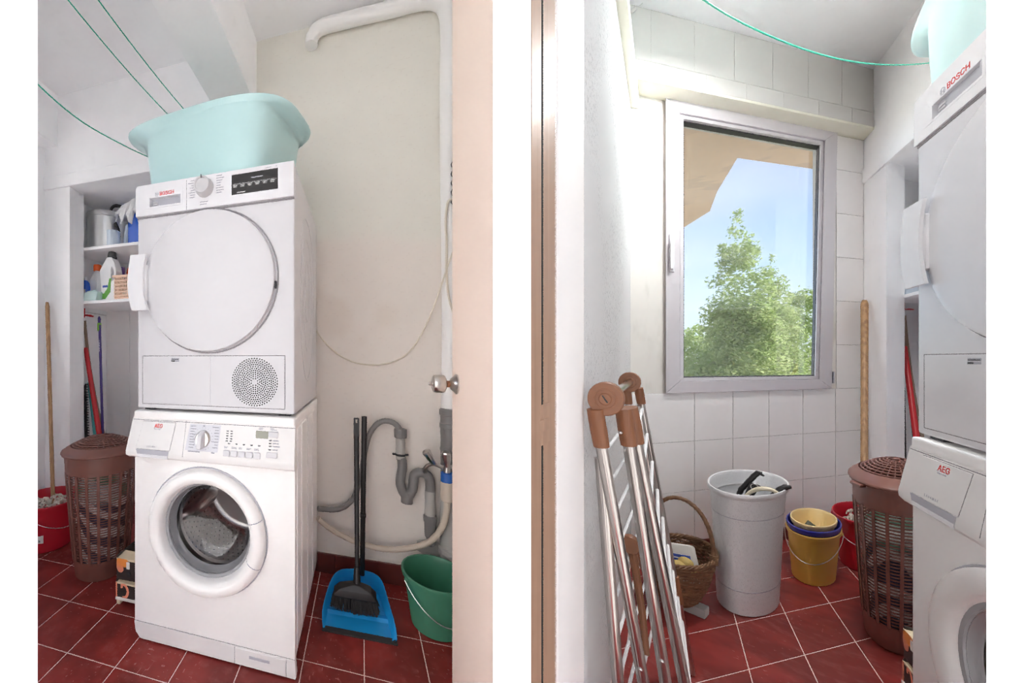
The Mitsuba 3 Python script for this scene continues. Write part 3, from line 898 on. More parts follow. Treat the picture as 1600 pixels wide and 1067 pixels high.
# trap
t = thing('drain_trap', 'grey plastic drain trap with a U bend on the cream wall', 'drain trap')
Y = 1.628
part(t, 'inlet', lathe([(.020, .595), (.020, .69), (.0255, .692), (.0255, .728), (.0225, .730), (.0215, .726), (.0205, .70), (.017, .60)], 28), 'pipe_pale', 40, TR(.170, Y, 0))
part(t, 'inlet_nut', lathe([(.0262, .690), (.0272, .692), (.0272, .726), (.0262, .729), (.0235, .729)], 28), 'pipe_grey', 40, TR(.170, Y, 0))
part(t, 'clamp', cat_([lathe([(.0205, .608), (.0225, .609), (.0225, .617), (.0205, .618)], 28), bx(-.034, -.018, -.004, .004, .609, .617), bx(.018, .034, -.004, .004, .609, .617)]), 'recess_dark', 40, TR(.170, Y, 0))
part(t, 'trap_bend', tube(spline([(.172, Y, .60), (.172, Y, .52), (.176, Y, .455), (.197, Y, .428), (.218, Y, .455), (.224, Y, .50), (.232, Y, .530), (.252, Y, .540), (.275, Y, .535), (.290, Y, .510), (.292, Y, .455)], 60), .0205, 20), 'pipe_grey', 40)
part(t, 'trap_cup', lathe([(0, .398), (.024, .398), (.025, .402), (.025, .424), (.021, .430), (.021, .45)], 28), 'pipe_grey', 40, TR(.197, Y, 0))
part(t, 'outlet', lathe([(.0215, .345), (.0215, .462), (.018, .462)], 28), 'pipe_pale', 40, TR(.292, Y, 0))
part(t, 'outlet_socket', lathe([(.018, .255), (.023, .262), (.0245, .32), (.028, .330), (.028, .350), (.022, .356)], 28), 'pipe_grey', 40, TR(.293, Y, 0))
part(t, 'elbow', tube([(.293, Y, .29), (.294, Y, .26), (.298, Y, .235), (.304, Y, .226)], .0185, 18), 'pipe_grey', 40)
# hoses
solo('drain_hose', tube(spline([(-.198, 1.60, .334), (-.155, 1.622, .326), (-.100, 1.632, .332), (-.050, 1.632, .372), (-.014, 1.632, .45), (.006, 1.632, .55), (.022, 1.632, .645), (.056, 1.632, .730), (.097, 1.632, .760), (.137, 1.63, .756), (.163, 1.628, .733), (.1685, 1.628, .715)], 60), .0125, 14),
     'hose_grey', 'grey drain hose arching from the washing machine into the trap', 'hose')
t = thing('water_hose', 'beige water hose looping low along the wall from the tap to the washing machine', 'hose')
part(t, 'run', tube(spline([(-.196, 1.575, .300), (-.12, 1.60, .236), (-.01, 1.602, .198), (.10, 1.602, .188), (.205, 1.595, .212), (.283, 1.575, .265), (.328, 1.560, .345), (.342, 1.552, .42), (.343, 1.552, .475)], 60), .0125, 14), 'hose_beige', 40)
part(t, 'connector', lathe([(.0165, .452), (.023, .457), (.0245, .47), (.0245, .530), (.022, .534)], 24), 'hose_beige', 40, TR(.343, 1.552, 0))
part(t, 'collar', lathe([(.021, .533), (.0235, .535), (.0235, .571), (.021, .573), (0, .573)], 24), 'tap_blue', 40, TR(.343, 1.552, 0), 'blue collar nut')
t = thing('water_tap', 'chrome water tap with two ribbed handles beside the grey pipe', 'tap')
part(t, 'body', cat_([tube(spline([(.268, 1.61, .548), (.272, 1.60, .575), (.290, 1.59, .592), (.318, 1.57, .592), (.343, 1.552, .590)], 16), .0085, 12), bar((.343, 1.552, .573), (.343, 1.552, .60), .013, 16), bar((.343, 1.555, .595), (.37, 1.562, .595), .008, 12)]), 'chrome', 40)
for a_, b_ in (((.298, 1.575, .600), (.264, 1.560, .652)), ((.342, 1.545, .598), (.336, 1.535, .657))):
    h_ = lathe([(0, 0), (.010, 0), (.013, .02), (.0165, .032), (.0175, .060), (.015, .066), (0, .067)], 10)
    d_ = np.array(b_) - np.array(a_)
    Mh = trimesh.geometry.align_vectors([0, 0, 1], d_)
    Mh[:3, 3] = a_
    part(t, 'handle', h_, 'chrome', 15, Mh)
solo('wall_bracket', hull([(.245, 1.655, .215), (.245, 1.655, .175), (.40, 1.655, .08), (.36, 1.655, .20), (.31, 1.655, .235), (.245, 1.666, .215), (.245, 1.666, .175), (.40, 1.666, .08), (.36, 1.666, .20), (.31, 1.666, .235)]), 'pipe_pale', 'rough grey mounting plate on the wall behind the lower pipe', 'bracket')
# cables
solo('power_cable', tube(spline([(-.214, 1.652, 1.186), (-.149, 1.660, 1.102), (-.058, 1.660, 1.039), (.073, 1.660, 1.018), (.184, 1.660, 1.054), (.265, 1.655, 1.165), (.330, 1.596, 1.36), (.372, 1.578, 1.50), (.40, 1.578, 1.56)], 50), .0036, 8), 'cable_cream', 'thin cream cable sagging from the dryer across the wall to the pipe', 'cable')
solo('pipe_cable', tube(spline([(.380, 1.594, 1.72), (.362, 1.592, 1.728), (.352, 1.592, 1.70), (.350, 1.592, 1.55), (.350, 1.592, 1.407), (.357, 1.592, 1.324), (.372, 1.592, 1.257), (.39, 1.592, 1.22)], 36), .0045, 8), 'cable_cream', 'short cream cable hanging down along the white pipe', 'cable')
zz = np.linspace(1.70, 1.90, 36)
solo('pipe_chain', tube(np.c_[.372 + .004 * np.sin(zz * 160), np.full(36, 1.594), zz], .0022, 6), 'recess_dark', 'thin dark chain on the white pipe at the door edge', 'chain')

# --- broom, dustpan, green bucket
def flat_stick(a, b, w0, w1, d, n=2):
    a, b = np.array(a, float), np.array(b, float)
    return hull(np.vstack([a + _SPH * [w0, d, .002], b + _SPH * [w1, d, .002]]))


t = thing('broom', 'black broom with a flat black handle, standing in the blue dustpan', 'broom')
part(t, 'handle', flat_stick((-.017, 1.435, .118), (-.0215, 1.552, .700), .0085, .0115, .0075), 'black_plastic', 35)
hm = ext_y(Polygon([(-.012, 0), (.012, 0), (.0125, .078), (.009, .082), (-.009, .082), (-.0125, .078)]).difference(Polygon([(-.004, .058), (.004, .058), (.004, .074), (-.004, .074)])), -.006, .006)
part(t, 'hanger', hm, 'black_plastic', 25, TR(-.0215, 1.552, .700, rx=-11))
hd = part(t, 'head', hull(np.vstack([np.array(p) + _SPH * .006 for p in ((-.105, 1.395, .082), (.052, 1.395, .086), (-.105, 1.445, .082), (.052, 1.445, .086), (-.085, 1.40, .104), (.034, 1.40, .108), (-.085, 1.44, .104), (.034, 1.44, .108), (-.03, 1.41, .122), (-.01, 1.41, .122), (-.03, 1.435, .122), (-.01, 1.435, .122))])), 'black_plastic', 40)
part(t, 'socket', tube([(-.018, 1.425, .112), (-.018, 1.436, .150), (-.0185, 1.445, .18)], [.015, .0135, .011], 16), 'black_plastic', 40)
rng = np.random.default_rng(4)
br = []
for k in range(620):
    u_ = rng.uniform(-1, 1)
    w_ = rng.uniform(-1, 1)
    x0, y0 = -.0265 + u_ * .078, 1.42 + w_ * .022
    br.append(tube([(x0, y0, .086), (x0 + u_ * .017 + rng.uniform(-.003, .003), y0 + w_ * .012 - .004, .026 + .012 * abs(u_) + rng.uniform(-.004, .004))], [.0024, .0020], 5))
part(t, 'bristle', cat_(br), 'bristle_black', 30, None, None, 'stuff')

t = thing('dustpan', 'bright blue dustpan with a black lip, on the red floor by the washing machine', 'dustpan')
out = np.array([(-.144, 1.306), (-.151, 1.342), (-.148, 1.42), (-.136, 1.50), (-.116, 1.556), (-.088, 1.584), (-.045, 1.598), (.012, 1.602), (.052, 1.594), (.080, 1.572), (.096, 1.53), (.110, 1.45), (.124, 1.36), (.126, 1.315)])
s_ = np.linspace(0, 1, 40)
c_ = spline(np.c_[out, np.zeros(len(out))], 48)[:, :2]
hgt = np.interp(c_[:, 1], [1.30, 1.335, 1.42, 1.52, 1.58, 1.61], [.004, .030, .042, .058, .074, .078])
tn = np.gradient(c_, axis=0)
tn /= np.linalg.norm(tn, axis=1, keepdims=True)
nn = np.c_[tn[:, 1], -tn[:, 0]]       # towards the inside
lean = .012
ob, ot = np.c_[c_ + nn * lean, np.full(48, .001)], np.c_[c_, hgt]
it_, ib = np.c_[c_ + nn * .006, hgt], np.c_[c_ + nn * (lean + .006), np.full(48, .006)]
v = np.vstack([ob, ot, it_, ib])
f = []
for r_ in range(4):
    for k in range(47):
        a0, a1, b0, b1 = r_ * 48 + k, r_ * 48 + k + 1, ((r_ + 1) % 4) * 48 + k, ((r_ + 1) % 4) * 48 + k + 1
        f += [[a0, b1, a1], [a0, b0, b1]]
wall_ = trimesh.Trimesh(v, f, process=False)
part(t, 'rim_wall', wall_, 'pan_blue', 40)
flo = ext_z(Polygon(c_ + nn * lean), .0015, .007)
rid = hull([(-.135, 1.385, .006), (.108, 1.395, .006), (-.135, 1.40, .015), (.106, 1.41, .015), (-.132, 1.43, .006), (.104, 1.44, .006)])
part(t, 'tray', cat_([flo, rid]), 'pan_blue', 20)
part(t, 'lip', hull([(-.146, 1.298, .0), (.127, 1.306, .0), (-.146, 1.298, .006), (.127, 1.306, .006), (-.144, 1.318, .009), (.125, 1.326, .009), (-.144, 1.318, 0), (.125, 1.326, 0)]), 'recess_dark', 25, None, 'black rubber lip')
part(t, 'handle', flat_stick((.003, 1.575, .070), (.0125, 1.570, .787), .0105, .0115, .0075), 'black_plastic', 35, None, 'black upright handle')
part(t, 'clip', rbox(-.006, .020, 1.560, 1.588, .335, .350, .003), 'black_plastic')


def bucket(label, M, r0, r1, h, mat, bail=None, cat='bucket', name='bucket', M0=None):
    t = thing(name, label, cat)
    pr = [(0, .002), (r0 - .006, 0), (r0, .004), (r0 + (r1 - r0) * .86, h * .86), (r1 - .002, h - .022), (r1 + .004, h - .020), (r1 + .008, h - .006), (r1 + .007, h), (r1 + .001, h + .001), (r1 - .005, h - .006),
          (r1 - .008, h - .03), (r0 - .004, .010), (0, .008)]
    part(t, 'body', lathe(pr, 72), mat, 40, M)
    if bail:
        ph, drop = bail
        th = np.linspace(0, math.pi, 30)
        rr = (r1 + .012) - .0 * th
        rad = r1 + .013 - (r1 - r0) / h * drop * np.sin(th) * .9
        aa = math.radians(ph) + th
        pts = np.c_[rad * np.cos(aa), rad * np.sin(aa), h - .018 - drop * np.sin(th)]
        part(t, 'bail', tube(pts, .0021, 8), 'steel_satin', 40, M, 'wire bail handle')
        for q in (0, math.pi):
            a_ = math.radians(ph) + q
            part(t, 'ear', hull(np.vstack([np.array([(r1 + .004) * math.cos(a_), (r1 + .004) * math.sin(a_), h - .016]) + _SPH * .010])), mat, 40, M)
    return t


bucket('dark green plastic bucket on the floor by the open door', TR(.278, 1.452, 0), .086, .116, .207, 'green_plastic', (205, .115))


# ------------------------------------------------------------------ things that both rooms show
def same(x, y, z):
    return np.array([x, y, z])


def lattice_hamper(label, M):
    t = thing('laundry_hamper', label, 'laundry hamper')
    R = lambda z: .118 + (.166 - .118) * (z / .58) ** .8
    part(t, 'base', lathe([(0, .002), (R(0) - .006, 0), (R(0), .006), (R(.095), .095), (R(.095) - .004, .095), (R(.01) - .004, .012), (0, .012)], 64), 'hamper_brown', 40, M)
    part(t, 'collar', lathe([(R(.505), .505), (R(.585), .585), (R(.585) + .010, .588), (R(.585) + .010, .596), (R(.58) - .004, .596), (R(.505) - .004, .505), (R(.505), .505)], 64), 'hamper_brown', 40, M)
    rings = []
    a = np.linspace(0, 2 * np.pi, 49)[:-1]
    for k in range(34):
        z = .103 + k * .0119
        r = R(z) - .002
        rings.append(lathe([(r - .0016, z), (r + .0014, z), (r + .0014, z + .0046), (r - .0016, z + .0046), (r - .0016, z)], 40))
    part(t, 'lattice', cat_(rings), 'hamper_brown', 30, M, None, 'stuff')
    for k in range(20):
        b = 2 * math.pi * k / 20
        zs_ = np.linspace(.09, .51, 8)
        p = np.c_[(R(zs_)) * math.cos(b), (R(zs_)) * math.sin(b), zs_]
        w = np.array([-math.sin(b), math.cos(b), 0]) * .0062
        o_ = np.array([math.cos(b), math.sin(b), 0]) * .002
        v = np.vstack([p - w - o_, p + w - o_, p + w + o_, p - w + o_])
        f = []
        for r_ in range(4):
            for q in range(7):
                a0, a1, b0, b1 = r_ * 8 + q, r_ * 8 + q + 1, ((r_ + 1) % 4) * 8 + q, ((r_ + 1) % 4) * 8 + q + 1
                f += [[a0, b1, a1], [a0, b0, b1]]
        part(t, 'stave', trimesh.Trimesh(v, f, process=False), 'hamper_brown', 25, M)
    # lid
    lid = part(t, 'lid', lathe([(.140, .628), (.150, .622), (.166, .612), (.178, .603), (.181, .596), (.178, .592), (.168, .592), (.160, .604), (.14, .620), (.140, .628)], 72), 'hamper_brown', 40, M)
    D = lambda r: .668 - .046 * (r / .145) ** 2
    rings = [lathe([(r - .0026, D(r)), (r + .0026, D(r) - .0008), (r + .0026, D(r) - .005), (r - .0026, D(r) - .0045), (r - .0026, D(r))], 56) for r in (.032, .046, .060, .074, .088, .102, .116, .130)]
    sp = []
    for k in range(32):
        b = 2 * math.pi * k / 32
        rr = np.linspace(.03 if k % 2 == 0 else .07, .145, 6)
        sp.append(tube(np.c_[rr * math.cos(b), rr * math.sin(b), D(rr) - .003], .0026, 6))
    sp += [lathe([(0, D(0)), (.012, D(.012)), (.012, D(.012) - .006), (0, D(0) - .006)], 24)]
    sp += [bar((.008 * math.cos(b), .008 * math.sin(b), .664), (.034 * math.cos(b), .034 * math.sin(b), .662), .0035, 6) for b in (0.3, 1.87, 3.44, 5.01)]
    part(lid, 'lid_lattice', cat_(rings + sp), 'hamper_brown', 30, M, None, 'stuff')
    part(t, 'lug', rbox(-.196, -.165, -.030, .030, .582, .592, .003), 'hamper_brown', 35, M)
    return t


def laundry(label, M):
    zs_ = np.linspace(.015, .415, 22)
    pr = [(0, .013)] + [(.104 + .040 * (z / .58) - .004 + .005 * math.sin(z * 40), z) for z in zs_] + [(.095, .45), (.05, .47), (0, .475)]
    m = lathe(pr, 64)
    v = np.asarray(m.vertices)
    n = meshkit.fbm(v * 14, 3, 2)[:, None]
    v[:, :2] *= 1 - .16 * np.clip(n, 0, 1)
    m.vertices = v
    solo('laundry', m, 'clothes', label, 'laundry', 40, M)


def mop(W, label, rs, M, foot=(-1.700, 1.512)):
    t = thing('mop', label, 'mop')
    a, b = W(-1.895, 1.640, 1.400), W(*foot, .13)
    part(t, 'pole', tube([a, a + (b - a) * .02, a + (b - a) * .06, a + (b - a) * .5, b], [.008, .0125, .0118, .0108, .0108], 16), 'stick_wood', 40)
    rng = np.random.default_rng(12)
    c = np.array([b[0], b[1]])
    st = []
    for k in range(120):
        an, rad = rng.uniform(0, 2 * np.pi), rng.uniform(.0, 1.0)
        r_ = rs * math.sqrt(rad)
        q = np.array([r_ * math.cos(an), r_ * math.sin(an), .238 + rng.uniform(-.012, .026) - .028 * rad])
        q2 = q + np.array([rng.uniform(-.03, .03), rng.uniform(-.03, .03), -.03 + rng.uniform(-.01, .035)])
        mid = (q + q2) / 2 + [0, 0, .012]
        st.append(tube(spline([q, mid, q2], 6), .0042, 6))
    part(t, 'string', xf(cat_(st), M), 'mop_cotton', 40, None, 'off-white cotton strings', 'stuff')


def sticker(t, M, r, z, ang, w=.030, h=.032):
    p = np.array([r * math.cos(math.radians(ang)), r * math.sin(math.radians(ang)), z])
    M2 = M @ TR(*p, rz=ang + 90)
    k = part(t, 'sticker', rbox(-w / 2, w / 2, -.0012, .001, -h / 2, h / 2, .0006), 'paper', False, M2, 'white barcode sticker')
    part(k, 'barcode', cat_([bx(-w * .3 + q * .0022, -w * .3 + q * .0022 + .0012, -.0017, -.001, -h * .35, -h * .08) for q in range(8)]), 'print_dark', False, M2, None, 'stuff')


def tools(W, k, tag):
    g = lambda s: s
    def pole(nm, mat, pts, r, label, cat='stick'):
        t = thing(nm, label, cat)
        part(t, 'shaft', tube(spline([W(*p) for p in pts], 16) if len(pts) > 2 else [W(*p) for p in pts], np.asarray(r) * 1.0, 12), mat, 40)
        return t
    t = pole('broom', 'stick_red', [(-1.810, 1.856, 1.12), (-1.678, 1.846, .50)], [.014 * k, .017 * k], f'bright red broom handle leaning in the niche {tag}', 'broom')
    pole('tool_handle', 'stick_brown', [(-1.843, 1.882, 1.310), (-1.830, 1.895, 1.10), (-1.708, 1.92, .50)], .0105 * k, f'thin brown handle leaning behind the red one in the niche {tag}', 'handle')
    pole('tool_handle', 'stick_teal', [(-1.842, 1.920, .88), (-1.785, 1.920, .47)], .011 * k, f'teal handle leaning in the niche left of the red one {tag}', 'handle')
    hk = thing('red_hanger', f'red plastic hanger hook under the lower niche shelf {tag}', 'hanger')
    part(hk, 'upright', tube([W(-1.842, 1.878, 1.395), W(-1.844, 1.878, 1.36), W(-1.846, 1.878, 1.33)], .007 * k, 8), 'stick_red', 40)
    part(hk, 'arm', tube([W(-1.842, 1.878, 1.348), W(-1.80, 1.885, 1.343), W(-1.775, 1.89, 1.338)], [.005 * k, .0085 * k, .005 * k], 8), 'stick_red', 40)
    bt = thing('brush', f'black ribbed brush head standing upright in the niche {tag}', 'brush')
    part(bt, 'back', tube([W(-1.792, 1.832, .87), W(-1.774, 1.828, .45)], .010 * k, 8), 'bristle_black', 30)
    a, b = W(-1.786, 1.829, .875), W(-1.768, 1.825, .45)
    s = (W(-1.80, 1.842, .8) - W(-1.846, 1.842, .8))
    s = s / np.linalg.norm(s)
    for q in range(26):
        p = a + (b - a) * q / 25
        part(bt, 'tuft', bar(p, p + s * .022 * k + [0, 0, -.002], .0048 * k, 6), 'bristle_black', 30)


# left-hand room
HL = TR(-1.250, 1.388, 0)
lattice_hamper('brown plastic lattice laundry hamper left of the washing machine that faces the camera', HL)
laundry('navy and white clothes inside the hamper left of the washing machine', HL)
tools(same, 1.0, 'of the left view')
t = thing('tool_handle', 'dark purple handle with a green band, upright in the niche', 'handle')
part(t, 'shaft', tube([(-1.738, 1.905, 1.28), (-1.700, 1.895, .45)], .0088, 12), 'stick_purple', 40)
part(t, 'band', tube([(-1.743, 1.908, 1.293), (-1.741, 1.906, 1.24)], .0125, 14), 'grip_green', 40, None, 'lime green band')
part(t, 'tip', tube([(-1.745, 1.909, 1.34), (-1.7445, 1.909, 1.325), (-1.743, 1.908, 1.29)], [.004, .010, .0105], 12), 'stick_purple', 40)
part(t, 'print', cat_([bx(-1.7345 + q * .0012, -1.7265 + q * .0012, 1.889 - q * .0008, 1.893 - q * .0008, 1.165 - q * .017, 1.174 - q * .017) for q in range(5)]), 'print_white', False, None, None, 'stuff')
solo('towel_rail', bar((-1.852, 1.80, 1.372), (-1.852, 2.10, 1.372), .0035, 8), 'steel_satin', 'thin metal rail on the side wall of the niche under the lower shelf', 'rail')
BL = TR(-1.705, 1.490, 0)
rb = bucket('red plastic mop bucket in the corner at the left edge of the left view', BL, .112, .158, .262, 'red_plastic', (268, .12))
sticker(rb, BL, .1285, .085, -62, .040, .042)
mop(same, 'wooden-handled mop standing in the red bucket at the left edge of the left view', .085, TR(-1.705, 1.492, 0))

# fruit boxes
def fruit_box(label, M, z0, z1, face, w=.17, d=.36):
    t = thing('fruit_box', label, 'box')
    q = .006
    part(t, 'side', cat_([rbox(0, w, 0, q, z0, z1 - .012, .0015), rbox(0, w, d - q, d, z0, z1 - .012, .0015), rbox(0, q, 0, d, z0, z1, .0015), rbox(w - q, w, 0, d, z0, z1, .0015)]), 'card_black', 30, M)
    part(t, 'lining', cat_([bx(q, w - q, q, d - q, z0, z0 + .008), hull([(0, -.001, z1 - .010), (w, -.001, z1 - .010), (0, .05, z1 - .004), (w, .05, z1 - .004), (0, .0, z1 - .018), (w, .0, z1 - .018)])]), 'card_cream', 30, M)
    if face == 'oranges':
        for (x, z, r) in ((.018, z1 - .030, .020), (.040, z1 - .026, .019), (.020, z1 - .054, .016), (.004, z1 - .04, .014)):
            p = Point(x, z).buffer(r, 12).intersection(sbox(.0005, z0, w, z1 - .01))
            part(t, 'printed_fruit', ext_y(p, -.0012, -.0002), 'card_orange' if r > .017 else 'card_peach', False, M)
        part(t, 'label', bx(.050, .066, -.0014, 0, z1 - .050, z1 - .020), 'paper', False, M)
        part(t, 'hand_hole', ext_y(Point(.060, z0 + .028).buffer(.012, 12), -.0013, 0), 'recess_dark', False, M)
    else:
        part(t, 'printed_mark', cat_([xf(tube(spline([(.030, 0, z0 + .05), (.036, 0, z0 + .066), (.052, 0, z0 + .058), (.060, 0, z0 + .038), (.056, 0, z0 + .022), (.034, 0, z0 + .010)], 20), .0062, 8), TR(s=(1, .12, 1))),
                                      bx(.0003, .007, -.0012, 0, z0 + .01, z1 - .012)]), 'card_peach', 30, M)
        part(t, 'runner', rbox(0, w, -.003, .004, z0 - .002, z0 + .010, .001), 'paper', 30, M)
        part(t, 'foot', rbox(.004, .020, .0, .02, 0, z0, .001), 'card_cream', 30, M)
        part(t, 'foot', rbox(w - .02, w - .004, d - .02, d, 0, z0, .001), 'card_cream', 30, M)


fruit_box('lower of the two black fruit boxes beside the front-facing washing machine', TR(-1.010, 1.200, 0), .022, .105, 'mark')
fruit_box('upper of the two black fruit boxes beside the front-facing washing machine, printed with oranges', TR(-1.008, 1.202, 0), .106, .206, 'oranges')

# niche shelves and what stands on them
for z, nm in ((1.764, 'upper white shelf in the niche, with the aluminium pot'), (1.415, 'lower white shelf in the niche, with detergent bottles')):
    solo('niche_shelf', rbox(-1.858, -.705, 1.776, 2.108, z - .0095, z + .0095, .002), 'white_wall', nm + ' on it', 'shelf')
ZU, ZL = 1.7735, 1.4245
t = thing('cooking_pot', 'tall aluminium pot with a black handled lid on the upper shelf', 'pot')
MP = TR(-1.716, 1.955, ZU) @ np.diag([1.07, 1.07, 1.16, 1])
part(t, 'body', lathe([(0, 0), (.116, 0), (.119, .004), (.119, .20), (.122, .203), (.122, .210), (.117, .210), (.115, .01), (0, .008)], 56), 'aluminium', 40, MP)
part(t, 'lid', lathe([(.124, .208), (.124, .226), (.120, .232), (.08, .243), (0, .246)], 56), 'aluminium', 40, MP)
part(t, 'lid_handle', cat_([tube(spline([(.045, -.02, .24), (.055, -.025, .268), (.075, -.025, .280), (.13, -.02, .270), (.16, -.02, .27)], 16), .009, 10), tube(spline([(.045, -.02, .232), (.10, -.02, .235), (.15, -.02, .225)], 10), .009, 10)]), 'black_plastic', 40, MP)
part(t, 'lid_knob', rbox(-.005, .055, -.015, .015, .243, .256, .005), 'black_plastic', 35, MP)
part(t, 'side_handle', tube(spline([(.112, -.06, .16), (.134, -.06, .12), (.138, -.06, .07), (.112, -.05, .02)], 14), .010, 10), 'black_plastic', 40, MP)
solo('glass_jar', lathe([(0, 0), (.038, 0), (.041, .004), (.040, .085), (.042, .10), (.039, .10), (.037, .01), (0, .008)], 36), 'jar_pale', 'small pale blue jar in front of the aluminium pot', 'jar', 40, TR(-1.552, 1.822, ZU))
cl = []
n1, n2 = 26, 22
uu, vv = np.meshgrid(np.linspace(0, 1, n1), np.linspace(0, 1, n2), indexing='ij')
X = -1.545 + .185 * uu + (vv - 1) * -.03
top = 2.115
fold = .012 * np.sin(uu * 26 + vv * 3) * vv + .006 * np.sin(uu * 61)
Zc = top - vv * (.20 - .075 * np.sin(uu * 9.0 + .6) ** 2) - .07 * (1 - uu) * (1 - vv)
Yc = 1.845 + fold - .02 * vv
pts = np.stack([X, Yc, Zc], -1).reshape(-1, 3)
idx = np.arange(n1 * n2).reshape(n1, n2)
fc = np.vstack([np.c_[idx[:-1, :-1].ravel(), idx[1:, :-1].ravel(), idx[1:, 1:].ravel()], np.c_[idx[:-1, :-1].ravel(), idx[1:, 1:].ravel(), idx[:-1, 1:].ravel()]])
ptb = pts + [0, .004, 0]
solo('cleaning_cloth', trimesh.Trimesh(np.vstack([pts, ptb]), np.vstack([fc, fc[:, ::-1] + len(pts)]), process=False), 'cloth_white', 'white cloth draped over blue packages on the upper shelf', 'cloth', True)
solo('blue_carton', rbox(-1.475, -1.36, 1.862, 1.96, ZU, ZU + .26, .006), 'bottle_blue', 'blue package under the white cloth on the upper shelf', 'package')
solo('clear_bag', hull(np.vstack([np.array(p) + _SPH * .012 for p in ((-1.520, 1.885, ZU + .013), (-1.49, 1.875, ZU + .013), (-1.520, 1.93, ZU + .013), (-1.49, 1.93, ZU + .013), (-1.508, 1.90, ZU + .16))])), 'jar_pale', 'pale crumpled bag between the pot and the blue package', 'bag', 40)


def bottle(nm, label, M, body, bmat, cap, cmat, extra=None, flat=.62):
    t = thing(nm, label, 'bottle')
    Mf = M @ np.diag([1, flat, 1, 1.0])
    part(t, 'body', lathe(body, 36), bmat, 40, Mf)
    part(t, 'cap', lathe(cap, 20), cmat, 30, M)
    return t


t = bottle('detergent_bottle', 'white bottle with an orange cap on the lower shelf', TR(-1.752, 1.902, ZL), [(0, 0), (.044, 0), (.048, .006), (.048, .165), (.043, .19), (.022, .222), (.020, .228)], 'bottle_white',
           [(.020, .226), (.026, .227), (.025, .262), (.023, .268), (0, .268)], 'cap_orange')
part(t, 'panel', hull(np.vstack([np.array(p) + _SPH * .004 for p in ((-.032, -.028, .075), (.016, -.030, .085), (-.032, -.028, .165), (.014, -.030, .165))])), 'bottle_white', 35, TR(-1.752, 1.902, ZL))
Md = TR(-1.606, 1.862, ZL)
t = thing('detergent_bottle', 'white bottle with a dark grey cap and green label on the lower shelf', 'bottle')
outl = Polygon([(-.060, 0), (.052, 0), (.062, .02), (.064, .20), (.052, .245), (.030, .288), (-.005, .290), (-.034, .25), (-.064, .205), (-.058, .15), (-.050, .10), (-.062, .05)]).buffer(-.012).buffer(.012)
holep = Polygon([(.030, .135), (.042, .14), (.044, .20), (.030, .225), (.024, .19)]).buffer(.003)
part(t, 'body', ext_y(outl.difference(holep), -.030, .030), 'bottle_white', 40, Md)
part(t, 'cap', lathe([(.026, .288), (.030, .290), (.026, .322), (.024, .330), (0, .330)], 20), 'cap_grey', 25, Md @ TR(.010))
part(t, 'label', ext_y(Polygon([(-.056, .022), (-.02, .016), (.020, .06), (.028, .15), (.012, .15), (.0, .09), (-.03, .052), (-.056, .055)]), -.0315, -.029), 'label_green', False, Md, 'green label band')
part(t, 'print', bx(-.040, .0, -.0318, -.029, .092, .106), 'label_blue', False, Md)
t = bottle('soap_bottle', 'blue bottle at the left end of the lower niche shelf', TR(-1.806, 1.855, ZL), [(0, 0), (.026, 0), (.028, .004), (.028, .11), (.022, .14), (.012, .155)], 'bottle_blue', [(.012, .152), (.014, .154), (.013, .172), (0, .174)], 'bottle_white', flat=1)
part(t, 'label', lathe([(.0284, .03), (.0284, .09)], 12, (250, 310)), 'paper', 30, TR(-1.806, 1.855, ZL))
t = thing('glass_tray', 'pale green glass tray standing in front of the orange capped bottle', 'tray')
part(t, 'bowl', hull(np.vstack([np.array(p) + _SPH * .006 for p in ((-.070, -.03, .006), (.060, -.03, .006), (-.070, .03, .006), (.060, .03, .006), (-.045, -.025, .052), (.066, -.025, .058), (-.045, .02, .052), (.066, .02, .058))])), 'tray_glass', 40, TR(-1.718, 1.815, ZL))
part(t, 'edge', bar((-.005, -.033, .060), (.066, -.033, .066), .004, 8), 'tray_glass', 40, TR(-1.718, 1.815, ZL))
solo('soap_bottle', cat_([lathe([(0, 0), (.026, 0), (.028, .19), (.021, .215), (.023, .218), (.022, .248), (0, .25)], 28)]), 'cap_purple', 'dark purple capped bottle behind the pink basket', 'bottle', 40, TR(-1.622, 1.985, ZL) @ np.diag([1, 1, 1.06, 1]))
t = thing('spray_bottle', 'white spray bottle with an orange trigger head behind the pink basket', 'bottle')
Ms = TR(-1.566, 1.985, ZL) @ np.diag([1, 1, 1.04, 1])
part(t, 'body', lathe([(0, 0), (.032, 0), (.033, .12), (.016, .18), (.013, .19)], 28), 'bottle_white', 40, Ms)
part(t, 'head', hull(np.vstack([np.array(p) + _SPH * .008 for p in ((0, 0, .19), (0, 0, .235), (.008, 0, .245), (-.006, 0, .215))])), 'cap_orange', 40, Ms)
part(t, 'trigger', tube([(.004, 0, .250), (.035, -.004, .242), (.06, -.004, .226)], .006, 8), 'recess_dark', 40, Ms)
t = thing('storage_basket', 'pink lattice basket with rags at the right of the lower shelf', 'basket')
Mb = TR(-1.524, 1.795, ZL)
part(t, 'rim', cat_([rbox(-.012, .24, -.006, .003, .142, .156, .002), rbox(-.012, .24, .133, .142, .142, .156, .002), rbox(-.012, -.002, -.006, .142, .142, .156, .002), rbox(.23, .24, -.006, .142, .142, .156, .002)]), 'basket_pink', 35, Mb)
gr = [bx(.004 + k * .0135, .0095 + k * .0135, -.004, 0, .012, .145) for k in range(17)] + [bx(.0, .235, -.0042, .0002, .02 + k * .024, .0275 + k * .024) for k in range(6)]
gr += [bx(-.001, .003, .01 + k * .016, .016 + k * .016, .012, .145) for k in range(8)]
part(t, 'lattice', cat_(gr), 'basket_pink', False, Mb, None, 'stuff')
part(t, 'base', cat_([rbox(.002, .236, -.003, .136, 0, .014, .003), rbox(.002, .236, .13, .136, 0, .145, .002)]), 'basket_pink', 35, Mb)
